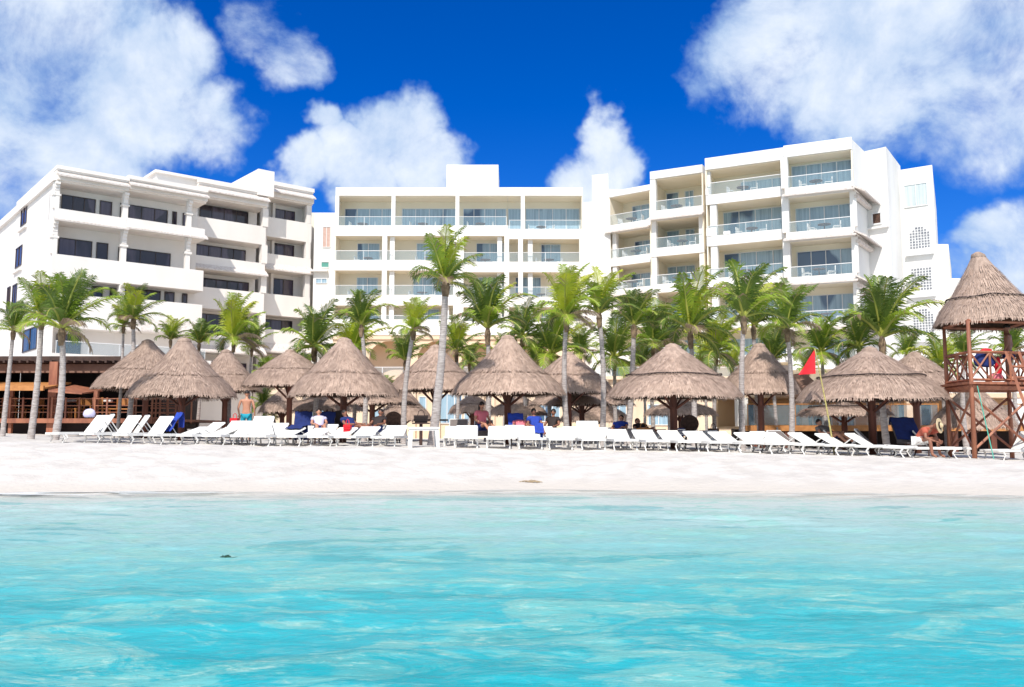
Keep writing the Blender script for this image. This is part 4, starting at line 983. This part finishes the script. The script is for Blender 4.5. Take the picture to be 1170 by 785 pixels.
for i in range(4):
    a, c = fp_[i], fp_[(i+1) % 4]; b = MB(); b.bar((a[0], a[1], deck-.1), (c[0], c[1], deck-.1), .14); b.build('beam', M['rwood'], tower)
    b = MB(); b.bar((a[0], a[1], .25), (c[0], c[1], deck-.35), .055); b.bar((a[0], a[1]+.03, deck-.35), (c[0], c[1]+.03, .25), .055); b.build('cross_brace', M['rwood'], tower)
    b = MB(); b.bar((a[0]*.97, a[1], ev-.16), (c[0]*.97, c[1], ev-.16), .07); b.build('beam', M['rwood'], tower)
# ladder on the right front
b = MB(); a0, a1 = Vector((xl+1.2, -1.2, -.1)), Vector((xl+.95, -.1, rz1)); off = Vector((.42, .1, 0))
b.bar(a0, a1, .06); b.bar(a0+off, a1+off, .06)
b.build('ladder_rail', M['rwood'], tower)
for k in range(9):
    t = (k+.6)/10; b = MB(); b.bar(a0.lerp(a1, t), a0.lerp(a1, t)+off, .045); b.build('rung', M['rwood'], tower)
cx, cy = sum(p[0] for p in fp_)/4, sum(p[1] for p in fp_)/4
rad = 1.45
r_, s_, u_ = thatch_mesh(rad, W(1123, 294, D+1).z-TG-ev+.05, 31, ridge=.16, concave=.06)
ax_ = WX(1123, D+1)-TX
for b in (r_, s_, u_): b.v = [(q[0]+(cx+.12+ (ax_-cx)*max(0, min(1, q[2]/1.9))), q[1]+cy, q[2]+ev) for q in b.v]
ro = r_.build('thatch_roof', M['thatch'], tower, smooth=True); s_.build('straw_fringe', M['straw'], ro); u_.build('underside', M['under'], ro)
bw = wire(rad, W(1123, 294, D+1).z-TG-ev+.05, .665, 31, ridge=.16, concave=.06); bw.v = [(q[0]+cx+.12+(ax_-cx)*max(0, min(1, q[2]/1.9)), q[1]+cy, q[2]+ev) for q in bw.v]; bw.build('binding_cord', M['dark'], ro)
# rope hanging to the sand and the things on the deck
b = MB(); b.tube([(xl+.12, -.1, deck-.1), (xl+.2, -.25, deck*.5), (xl+.25, -.5, .0)], .015, 6); o = b.build('rope', M['rope'], loc=(TX, D, TG)); tag(o, 'thin green rope hanging from the watchtower deck to the sand', 'rope')
def soft(name, label, cat, m, c, r3, seed=1, rzz=0):
    import bmesh
    bm = bmesh.new(); bmesh.ops.create_icosphere(bm, subdivisions=3, radius=1)
    for v in bm.verts:
        k = 1+.14*N.noise(v.co*1.7+Vector((seed, 0, 0))); v.co = Vector((v.co.x*r3[0]*k, v.co.y*r3[1]*k, (max(v.co.z, -.7))*r3[2]*k))
    me = bpy.data.meshes.new(name); bm.to_mesh(me); bm.free(); me.materials.append(M[m])
    for p in me.polygons: p.use_smooth = True
    o = bpy.data.objects.new(name, me); col.objects.link(o); o.location = c; o.rotation_euler = (0, 0, rzz); return tag(o, label, cat)
dz = TG+deck+.02
soft('towel_bundle', 'navy towel bundle hung at the watchtower railing', 'towel', 'navy', (WX(1128, D+.3), D+.25, dz+.62), (.30, .10, .28), 2)
soft('rescue_float', 'red rescue float on top of the navy bundle in the watchtower', 'float', 'red', (WX(1131, D+.3), D+.28, dz+.88), (.16, .09, .07), 4)
soft('rescue_bag', 'pink rescue bag lying on the watchtower deck', 'bag', 'pink', (WX(1143, D+.4), D+.5, dz+.14), (.2, .13, .14), 6)
soft('red_bucket', 'red buoy standing against the watchtower railing', 'buoy', 'red', (WX(1149, D+.4), D+.6, dz+.42), (.09, .09, .3), 7)
M['lilac'] = mat('lilac_fabric', (.55, .52, .72), .8)
M['rust'] = mat('rust_cloth', (.45, .10, .06), .8)
# ================================================================ beach restaurant on the left
D = 36.; rs = empty('beach_restaurant', 'open dark beach restaurant with brown roof edge and red wooden deck railing', 'restaurant', (WX(75, D), D, G(WX(75, D), D)))
f = fr_px(-90, D, 205, D); XR = lambda px: WX(px, D)-WX(-90, D); ZR = lambda y: W(75, y, D).z
mb = MB(); f.box(mb, 0, XR(152), 1.0, 16, ZR(409), ZR(404.5)); f.box(mb, 0, XR(152), .8, 1.0, ZR(411), ZR(405)); mb.build('roof', M['dwood'], rs)
for k in range(26):
    s = .3+k*(XR(152)-.5)/25; mb = MB(); f.box(mb, s, s+.09, .45, 1.2, ZR(413.5), ZR(410.5)); mb.build('rafter', M['dwood'], rs)
mb = MB(); f.box(mb, 0, XR(152), 1.15, 1.35, ZR(424), ZR(413.5)); mb.build('fascia', M['brownbeam'], rs)
mb = MB(); f.box(mb, 0, XR(152), 7, 7.3, ZR(490), ZR(410)); f.box(mb, -.3, 0, 1.2, 7, ZR(490), ZR(410)); f.box(mb, XR(152)-.2, XR(152), 3, 7, ZR(490), ZR(410)); mb.build('back_wall', M['dark'], rs)  # near-black walls put the interior's shade into the colour
mb = MB(); f.box(mb, 0, f.len, 0, 7.2, ZR(482), ZR(479)); mb.build('deck_floor', M['rwood'], rs)
mb = MB(); f.box(mb, 0, f.len, -.08, 0, ZR(483.5), ZR(478)); mb.build('deck_edge', M['rwood'], rs)
mb = MB(); f.box(mb, 0, f.len, .7, .9, .2, ZR(483)); mb.build('underdeck_shade', M['dark'], rs)  # near-black sheet standing in for the shade below the deck
for px, wd in ((-20, .3), (9, .14), (56, .34), (106, .16), (150, .16)):
    mb = MB(); f.box(mb, XR(px)-wd/2, XR(px)+wd/2, .1, .1+wd, .3, ZR(413 if px in (56, -20) else 446)); mb.build('post', M['rwood'], rs)
for (a, b2) in ((-88, 8), (10, 54), (58, 105), (107, 149), (151, 203)):
    mb = MB()
    for y in (455, 463, 470.5): f.box(mb, XR(a), XR(b2), 0, .07, ZR(y+1), ZR(y))
    n = max(2, round((b2-a)/14))
    for i in range(n+1): s = XR(a)+(XR(b2)-XR(a))*i/n; f.box(mb, s-.035, s+.035, -.02, .05, ZR(478), ZR(454))
    mb.build('railing', M['rwood'], rs)
# lattice side of the deck near the leftmost parasols
mb = MB()
for k in range(6): s = XR(176)+k*.32; f.box(mb, s-.03, s+.03, -.3, -.24, ZR(484), ZR(450))
for k in range(7): z = ZR(484)+k*.2; f.box(mb, XR(174), XR(202), -.29, -.25, z, z+.05)
mb.build('lattice', M['rwood'], rs)
mb = MB()
mb.hexa([f.p(0, -.9, ZR(446)), f.p(XR(62), -.9, ZR(446)), f.p(XR(62), 1.2, ZR(437)), f.p(0, 1.2, ZR(437)), f.p(0, -.9, ZR(444)), f.p(XR(62), -.9, ZR(444)), f.p(XR(62), 1.2, ZR(435)), f.p(0, 1.2, ZR(435))])
f.box(mb, 0, XR(62), -1.0, -.9, ZR(447.5), ZR(442)); mb.build('awning', M['owood'], rs)
mb = MB(); mb.hexa([f.p(XR(66), -.9, ZR(449)), f.p(XR(104), -.9, ZR(451.5)), f.p(XR(100), 1.2, ZR(446)), f.p(XR(66), 1.2, ZR(440)), f.p(XR(66), -.9, ZR(447)), f.p(XR(104), -.9, ZR(450)), f.p(XR(100), 1.2, ZR(444)), f.p(XR(66), 1.2, ZR(438))]); mb.build('awning', M['rwood'], rs)
under(rs)
def wood_chair(px, Dd, z, m, label, grp, rz, s=1.):
    r = empty('chair', label, 'chair', (WX(px, Dd), Dd, z), rz, grp)
    b = MB(); b.box((-.23, -.23, .42), (.23, .23, .47)); b.build('seat', M[m], r)
    b = MB(); b.box((-.23, .2, .62), (.23, .24, .92)); b.box((-.22, .2, .45), (-.17, .24, .64)); b.box((.17, .2, .45), (.22, .24, .64)); b.build('backrest', M[m], r)
    for sx_ in (-1, 1):
        for sy in (-1, 1): b = MB(); b.box((sx_*.2-.025, sy*.2-.025, 0), (sx_*.2+.025, sy*.2+.025, .42)); b.build('leg', M[m], r)
zd = ZR(479)+.01
for i, (px, dd, rz, tx) in enumerate(((6, 1.2, .3, 'at the far left of the restaurant deck'), (20, 1.6, 2.5, 'between the first two palm trunks on the deck'), (30, 2.2, -.8, 'beside the second palm trunk on the deck'), (46, 1.4, 1., 'between the second and third palm trunks on the deck'), (74, 1.3, 2.2, 'right of the third palm trunk on the deck'), (86, 1.5, -.4, 'under the small sloping awning on the deck'), (99, 2., .8, 'left of the thin awning post on the deck'), (116, 1.2, 2.8, 'right of the thin awning post on the deck'), (127, 1.5, -1., 'beside the leftmost parasol trunk on the deck'), (141, 1.8, .3, 'near the right end of the dark restaurant opening'))):
    wood_chair(px, D+dd, zd, 'owood', 'orange wooden chair '+tx, 'wooden chairs on the restaurant deck', rz)
for px, dd, tx in ((12, 1.7, 'left end'), (80, 1.9, 'middle'), (121, 1.9, 'right end')):
    r = empty('dining_table', f'wooden dining table with white napkins at the {tx} of the restaurant deck', 'table', (WX(px, D+dd), D+dd, zd), 0, 'tables on the restaurant deck')
    b = MB(); b.box((-.4, -.4, .72), (.4, .4, .76)); b.build('table_top', M['rwood'], r)
    b = MB(); b.tube([(0, 0, 0), (0, 0, .72)], .05, 8); b.build('stand', M['dwood'], r)
    b = MB(); b.box((-.2, -.12, .762), (.2, .1, .85)); b.build('napkin_box', M['plastic'], r)

# ================================================================ raised terrace on the right
D = 37.; tr = empty('terrace_house', 'raised terrace pavilion on the right with orange beam, glass railing and tan walls', 'pavilion', (WX(1000, D), D, G(WX(1000, D), D)))
f = fr_px(852, D, 1230, D); XR = lambda px: WX(px, D)-WX(852, D); ZR = lambda y: W(1000, y, D).z
M['tan'] = mat('tan_stucco', (.62, .42, .24), .85, (.55, .36, .20), .6, 4)
mb = MB(); f.box(mb, 0, f.len, 0, .25, ZR(492.5), ZR(486)); mb.build('beam', M['owood'], tr)
mb = MB(); f.box(mb, 0, f.len, .25, 5.2, ZR(490), ZR(487)); mb.build('terrace_floor', M['tan'], tr)
mb = MB(); f.box(mb, 0, f.len, 1.8, 2.1, .2, ZR(490)); mb.build('under_beam_shade', M['dark'], tr)  # near-black sheet painting the shaded void below the beam
for px in (862, 900, 965, 1040, 1092, 1136, 1180):
    mb = MB(); f.box(mb, XR(px)-.12, XR(px)+.12, .05, .3, .2, ZR(492)); mb.build('post', M['post'], tr)
mb = MB(); f.box(mb, 0, f.len, 5, 5.4, ZR(488), ZR(452)); mb.build('back_wall', M['tan'], tr)
mb = MB(); f.box(mb, 0, XR(1075), 2.6, 8, ZR(452), ZR(446)); f.box(mb, XR(1075), f.len, 2.6, 8, ZR(452), ZR(446)); mb.build('roof', M['podium'], tr)
mb = MB(); f.box(mb, XR(860), XR(873), 2.4, 2.9, ZR(488), ZR(452)); mb.build('column', M['white'], tr)
for px in (944, 1073, 1150): mb = MB(); f.box(mb, XR(px)-.15, XR(px)+.15, 2.6, 2.9, ZR(488), ZR(452)); mb.build('column', M['podium'], tr)
for a, b2, n in ((878, 900, 2), (950, 1000, 4), (1008, 1030, 2), (1085, 1130, 3), (1160, 1200, 2)):
    window(f, tr, XR(a), XR(b2), ZR(487), ZR(457), 5, n, M['frame_w'], M['pane'])
railing(f, tr, .1, XR(1075), .1, ZR(486), ZR(461), m=M['owood'], every=2.2)
railing(f, tr, XR(1082), f.len, .1, ZR(486), ZR(461), m=M['owood'], every=2.2)
mb = MB(); f.box(mb, XR(905), XR(922), 2.2, 3.2, ZR(446), ZR(413)); mb.build('screen_wall', M['taupe'], tr)
mb = MB(); mb.hexa([f.p(XR(903), .4, ZR(452)), f.p(XR(958), .4, ZR(456)), f.p(XR(958), 3, ZR(448)), f.p(XR(903), 3, ZR(446)), f.p(XR(903), .9, ZR(428)), f.p(XR(930), .9, ZR(424)), f.p(XR(958), 3, ZR(440)), f.p(XR(903), 3, ZR(428))]); mb.build('canopy', M['brownbeam'], tr)
under(tr)

# ================================================================ balcony furniture
cnt = {}
fl_w = ['top balcony', 'second balcony down', 'third balcony down', 'fourth balcony down', 'fifth balcony down']
tprot = None
def chair_mesh():
    b = MB(); b.box((-.25, -.25, .38), (.25, .25, .43)); b.box((-.25, .2, .43), (.25, .25, .95)); b.box((-.28, -.22, .6), (-.23, .22, .64)); b.box((.23, -.22, .6), (.28, .22, .64))
    for sx_ in (-1, 1):
        for sy in (-1, 1): b.box((sx_*.24-.02, sy*.22-.02, 0), (sx_*.24+.02, sy*.22+.02, .6))
    return b
def table_mesh():
    b = MB(); b.tube([(0, 0, .80), (0, 0, .84)], [.42, .42], 14); b.tube([(0, 0, 0), (0, 0, .8)], .04, 6); b.box((-.25, -.25, 0), (.25, .25, .03)); return b
cme = chair_mesh().build('balcony_chair', M['plastic']); tme = table_mesh().build('balcony_table', M['post'])
first = [True, True]
for (f, L_, zf, dep, tx, pt, zp) in BAL:
    k = cnt.get(tx, 0); cnt[tx] = k+1
    if not tx or 'left wing' in tx: continue
    if k > 3: continue
    c = L_*(.55 if k % 2 else .45)
    def put(src, idx, s, d, lab, cat, grp, rz):
        if first[idx]: o = src; first[idx] = False
        else: o = src.copy(); col.objects.link(o)
        p = f.p(s, d, zf+.01); o.location = p; o.rotation_euler = (0, 0, rz+atan2(f.u.y, f.u.x)); o.scale = (1.1, 1.1, 1.15); tag(o, lab, cat, grp)
    zb = max(0, zp-zf-.62)
    zf += zb*.7*0
    put(tme, 1, c, .75, f'dark red table on the {fl_w[k]}, {tx}', 'table', 'small tables on the hotel balconies', 0)
    put(cme, 0, c-.85, .70, f'white chair left of the table, {fl_w[k]}, {tx}', 'chair', 'white chairs on the hotel balconies', 1.4)
    put(cme, 0, c+.85, .70, f'white chair right of the table, {fl_w[k]}, {tx}', 'chair', 'white chairs on the hotel balconies', -1.4)

# ================================================================ people
def skin_mesh(joints, edges, sub=2, root=0):
    me = bpy.data.meshes.new('s'); names_ = list(joints); ix = {n: i for i, n in enumerate(names_)}
    me.from_pydata([joints[n][0] for n in names_], [(ix[a], ix[b]) for a, b in edges], [])
    ob = bpy.data.objects.new('s', me); col.objects.link(ob)
    md = ob.modifiers.new('skin', 'SKIN'); md.use_smooth_shade = True
    for i, n in enumerate(names_):
        sv = me.skin_vertices[0].data[i]; r = joints[n][1]; sv.radius = r if isinstance(r, tuple) else (r, r); sv.use_root = (i == root)
    s = ob.modifiers.new('sub', 'SUBSURF'); s.levels = sub; s.render_levels = sub
    dg = bpy.context.evaluated_depsgraph_get(); dg.update(); m2 = bpy.data.meshes.new_from_object(ob.evaluated_get(dg))
    out_ = ([v.co.copy() for v in m2.vertices], [tuple(p.vertices) for p in m2.polygons])
    bpy.data.objects.remove(ob); bpy.data.meshes.remove(me); bpy.data.meshes.remove(m2); return out_
def ell(mb, c, r3, fx=None, tilt=None, nu=14, nv=10, mi=0, face=None, zmin=-1):
    v = []; 
    for j in range(nv+1):
        ph = pi*j/nv
        for i in range(nu):
            a = 2*pi*i/nu; p = Vector((sin(ph)*cos(a), sin(ph)*sin(a), max(zmin, cos(ph))))
            q = Vector((p.x*r3[0], p.y*r3[1], p.z*r3[2]))
            if face:    # nose, brow and chin towards -y
                fr_ = max(0, -p.y); 
                q.y -= .022*math.exp(-((p.x)/.2)**2-((p.z+.05)/.22)**2)*fr_
                q.y += .012*math.exp(-((abs(p.x)-.35)/.15)**2-((p.z-.12)/.15)**2)*fr_
                if p.z < -.3: q.x *= .85; q.y *= .92
            if tilt: q = tilt @ q
            v.append(c+q)
    mb.add(v, [(j*nu+i, (j+1)*nu+i, (j+1)*nu+(i+1) % nu, j*nu+(i+1) % nu) for j in range(nv) for i in range(nu)], mi)
def hand(mb, w_, d, side):
    d = d.normalized(); x = d.cross(Vector((0, 1, .2))).normalized(); y = d.cross(x)
    mb.tube([w_-d*.01, w_+d*.045, w_+d*.09], [.026, .040, .036], 8, sq=.5)
    for k, (o, ln) in enumerate(((-.03, .065), (-.01, .08), (.01, .075), (.03, .058))):
        b = w_+d*.085+x*o; mb.tube([b, b+d*ln*.5+y*.006, b+d*ln*.85+y*.022], [.0095, .009, .007], 6)
    b = w_+d*.03+x*.032*side; mb.tube([b, b+d*.03+x*.028*side, b+d*.058+x*.03*side], [.011, .010, .008], 6)
BE = [('pel', 'wai'), ('wai', 'che'), ('che', 'nec'), ('nec', 'hea'), ('pel', 'hl'), ('hl', 'kl'), ('kl', 'al'), ('al', 'tl'), ('pel', 'hr'), ('hr', 'kr'), ('kr', 'ar'), ('ar', 'tr'), ('che', 'sl'), ('sl', 'el'), ('el', 'wl'), ('che', 'sr'), ('sr', 'er'), ('er', 'wr')]
RB = dict(pel=(.135, .10), wai=(.12, .09), che=(.15, .105), nec=.05, hea=.055, hl=.085, hr=.085, kl=.055, kr=.055, al=.038, ar=.038, tl=.032, tr=.032, sl=.055, sr=.055, el=.038, er=.038, wl=.026, wr=.026)
def person(label, loc, rz, J, skin='skin', wear=(), hair=True, hat=None, scale=1., lookdir=None, long=False):
    root = empty('person', label, 'person', loc, rz); J = {k: Vector(v)*scale for k, v in J.items()}
    v, f = skin_mesh({k: (J[k], RB[k]) for k in RB}, BE)
    mb = MB(); mb.add(v, f)
    up = (J['hea']-J['nec']).normalized(); T = Vector((0, 0, 1)).rotation_difference(up).to_matrix()
    hc = J['hea']+up*.07; ell(mb, hc, (.075, .092, .115), tilt=T, face=True)
    for s in (-1, 1): ell(mb, hc+T@Vector((s*.078, .0, -.005)), (.012, .022, .03), nu=6, nv=5)
    hand(mb, J['wl'], J['wl']-J['el'], 1); hand(mb, J['wr'], J['wr']-J['er'], -1)
    mb.build('body', M[skin], root, smooth=True)
    e = MB()
    for s in (-1, 1): ell(e, hc+T@Vector((s*.028, -.082, .015)), (.010, .008, .007), nu=6, nv=4)
    ell(e, hc+T@Vector((0, -.082, -.055)), (.022, .006, .006), nu=6, nv=4)
    e.build('face_features', M['hair'], root)
    if hair:
        h = MB(); ell(h, hc+T@Vector((0, .012, .02)), (.086, .10, .112), tilt=T, nu=14, nv=10, zmin=-.15)
        if long: h.tube([hc+T@Vector((0, .07, .02)), hc+T@Vector((0, .10, -.10)), hc+T@Vector((0, .10, -.24))], [.07, .075, .04], 8)
        h.build('hair', M['hair'], root, smooth=True)
    for nm, mt, joints, grow in wear:
        jj = {}
        for k in joints:
            if '>' in k: a, b2 = k.split('>'); jj[k] = (J[a].lerp(J[b2], .55), (RB[a]*0+.075) if not isinstance(RB[a], tuple) else .075)
            else: jj[k] = (J[k], RB[k])
        jj = {k: (p, tuple(q+grow for q in r) if isinstance(r, tuple) else r+grow) for k, (p, r) in jj.items()}
        ed = [(a, b2) for a, b2 in BE if a in jj and b2 in jj]+[(k.split('>')[0], k) for k in jj if '>' in k]
        v, f = skin_mesh(jj, ed, 2); c = MB(); c.add(v, f); c.build(nm, M[mt], root, smooth=True)
    if hat:
        h = MB(); ell(h, hc+T@Vector((0, 0, .06)), (.09, .10, .10), tilt=T, zmin=0.); h.build('hat_crown', M['straw_hat'], root, smooth=True)
        h = MB(); c_ = hc+T@Vector((0, 0, .06)); ax = T@Vector((0, 0, 1)); h.tube([c_-ax*.004, c_+ax*.012], [.20, .20], 24); h.build('hat_brim', M['straw_hat'], root)
        h = MB(); h.tube([c_+ax*.012, c_+ax*.045], [.104, .101], 20); h.build('hat_band', M['hair'], root)
    return root
def standing(arm=.0, bend=0):
    return dict(pel=(0, 0, .93), wai=(0, .0, 1.10), che=(0, .01, 1.30), nec=(0, .0, 1.47), hea=(0, -.01, 1.55), hl=(.10, 0, .86), kl=(.12, -.02, .48), al=(.13, .02, .08), tl=(.14, -.14, .03), hr=(-.10, 0, .86), kr=(-.11, -.01, .48), ar=(-.12, .03, .08), tr=(-.13, -.13, .03),
                sl=(.19, .01, 1.40), el=(.27, .04, 1.13), wl=(.25, -.08-arm, .90+arm), sr=(-.19, .01, 1.40), er=(-.27, .04, 1.13), wr=(-.26, -.07, .88))
def sitting(seat=.43, lean=.35, knee=.5, hx=0):
    s_, c_ = sin(lean), cos(lean); z = seat+.12
    P3 = lambda u, x: (x, u*s_, z+u*c_)
    hd = P3(.66, hx)
    return dict(pel=(0, 0, z), wai=P3(.18, 0), che=P3(.38, 0), nec=P3(.55, 0), hea=(hx, .63*s_-.03, z+.63*c_+.01), hl=(.09, -.05, z-.01), kl=(.12, -.45, z+.02+.2*knee), al=(.12, -.80, z-.12), tl=(.13, -.92, z-.08), hr=(-.09, -.05, z-.01), kr=(-.13, -.44, z+.02+.25*knee), ar=(-.13, -.78, z-.12), tr=(-.14, -.90, z-.08),
                sl=(.18, .50*s_-.0, z+.47*c_), el=(.25, .25*s_-.05, z+.24*c_), wl=(.18, -.22, z+.16), sr=(-.18, .50*s_, z+.47*c_), er=(-.26, .25*s_-.04, z+.22*c_), wr=(-.17, -.24, z+.15))
SH = ('pel', 'hl', 'hr', 'hl>kl', 'hr>kr'); TOP = ('pel', 'wai', 'che', 'sl', 'sr', 'sl>el', 'sr>er')
D = 30.8; x = WX(281, D); person('bare-backed man in teal swim shorts standing behind the loungers', (x, D, G(x, D)), pi+.1, standing(), wear=[('swim_shorts', 'teal', SH, .016)], scale=1.03)
basket(268, 29.5, .25, .35, G(WX(268, 29.5), 29.5)+.45, 'small red beach bag beside the man in teal shorts', 'red')
D = 29.; x = WX(551, D); person('dark-haired woman in a pink top sitting up behind the loungers', (x, D-.1, G(x, D)), .5, sitting(.46, .12, .3), wear=[('pink_top', 'pink', TOP, .03), ('shorts', 'navy', SH, .014)], scale=1.0, long=True)
for px, D, rz, lab, sk, wr, lean in ((365, 27.6, .3, 'person in a pale lilac top reclining behind the low loungers left of the post', 'skin', 'lilac', .5), (404, 27.2, .9, 'tanned sunbather leaning back left of the red cloth bag', 'skin2', 'navy', .6),
        (430, 27.6, -.2, 'dark-haired tanned sunbather reclining beside the low loungers under the tall parasol', 'skin2', 'dark', .5), (612, 28., .2, 'dark-haired person with blue top sitting behind the draped lounger', 'skin2', 'blue', .3), (630, 28.4, -.3, 'person with dark curly hair left of the slim palm trunk', 'skin2', 'dark', .3), (596, 28.2, .2, 'sunbather with pink top lying between two blue towels', 'skin', 'pink', .7),
        (707, 27.7, -.3, 'sunbather with red face resting right of the steep white lounger', 'skin', 'blue', .7), (737, 27.9, .3, 'pink-skinned sunbather reclining left of the striped towel stack', 'skin', 'dark', .85), (949, 26.2, .4, 'grey-haired person lying on a lounger behind the flag pole', 'skin', 'taupe', .7)):
    x = WX(px, D); person(lab, (x, D, G(x, D)), rz, sitting(.40, lean+.22, .4), skin=sk, wear=[('top', wr, TOP, .034), ('shorts', 'navy', SH, .012)], scale=.93)
# man in a straw hat bending forward on the flat lounger
D = 23.6; x = WX(1056, D)
Jh = dict(pel=(0, 0, .48), wai=(0, -.10, .60), che=(0, -.24, .74), nec=(.0, -.38, .83), hea=(.02, -.47, .84), hl=(.10, -.05, .46), kl=(.16, -.44, .52), al=(.17, -.50, .10), tl=(.18, -.64, .03), hr=(-.10, -.05, .46), kr=(-.16, -.44, .52), ar=(-.17, -.50, .10), tr=(-.18, -.64, .03),
          sl=(.17, -.32, .76), el=(.24, -.38, .52), wl=(.10, -.56, .46), sr=(-.17, -.32, .76), er=(-.24, -.38, .52), wr=(-.08, -.56, .44))
person('man in a straw hat and rust shirt bending over on the flat lounger', (x-.12, D+.12, G(x, D)), .55, Jh, skin='skin2', wear=[('shirt', 'rust', TOP, .03), ('white_shorts', 'plastic', ('pel', 'hl', 'hr', 'hl>kl', 'hr>kr'), .02)], hair=False, hat=True)
# lifeguard
x = WX(1157, 25.2); person('shirtless dark-haired lifeguard standing on the watchtower deck', (x, 25.2, TG+deck+.02), -2.3, standing(), skin='skin2', wear=[('swim_shorts', 'navy', SH, .016)], scale=1.0)
# cushion and towel at the far left loungers
soft('beach_cushion', 'pale lilac round cushion on top of the leftmost lounger backrest', 'cushion', 'lilac', (WX(101, 26.4), 26.4, G(WX(101, 26.4), 26.4)+.84), (.19, .11, .15), 3)
# ---------------------------------------------------------------- small things on sand and in the water
def weed(px, py, Dd, lab, w_, n, m, seed, under_z=None):
    rn = random.Random(seed); x = WX(px, Dd); b = MB(); g = G(x, Dd)+.0 if under_z is None else under_z
    for i in range(n):
        a, c = rn.gauss(0, w_*.4), rn.gauss(0, w_*.09); an = rn.uniform(-.5, .5); l = rn.uniform(.04, .14); z = (G(x+a, Dd+c)-g)+.015
        b.tube([(a-l*cos(an), c-l*sin(an)*.5, z), (a, c, z+rn.uniform(.01, .04)), (a+l*cos(an), c+l*sin(an)*.5, z)], .008, 4)
    o = b.build('seaweed', M[m], loc=(x, Dd, g)); tag(o, lab, 'seaweed', 'seaweed wrack at the waterline')
M['weed'] = mat('dried_seaweed', (.34, .24, .14), .9, (.42, .32, .2), 10)
M['coral'] = mat('dark_coral', (.012, .05, .045), .8, (.02, .08, .04), 9)
for i, (px, lab, w_, n) in enumerate(((607, 'small brown seaweed clump at the waterline near the centre', .2, 9),)):
    x = WX(px, 18.4); weed(px, 0, shore(x)+.55+.04*i, lab, w_, n, 'weed', i)
def blob(px, py, lab, w_, name, seed):
    p = W(px, py, 1.); k = CAMZ/(CAMZ-p.z); x, y = p.x*k, k
    rn = random.Random(seed); b = MB()
    for i in range(26):
        a, c = rn.gauss(0, w_*.45), rn.gauss(0, w_*.22); h = rn.uniform(.01, .05)
        b.tube([(a, c, -.06), (a+rn.uniform(-.2, .2)*w_, c, h*.5), (a+rn.uniform(-.5, .5)*w_, c+rn.uniform(-.2, .2)*w_, h)], [.16*w_, .13*w_, .03*w_], 5)
    b.v = [(a_[0], a_[1], a_[2]*w_*9) for a_ in b.v]
    o = b.build(name, M['coral'], loc=(x, y, -.005), smooth=True); tag(o, lab, 'seaweed' if 'weed' in name else 'coral')
blob(260, 637, 'small dark blue clump floating in the shallow water on the left', .075, 'floating_weed', 3)
blob(297, 778, 'dark green weed tuft breaking the surface at the bottom edge', .04, 'floating_weed', 5)
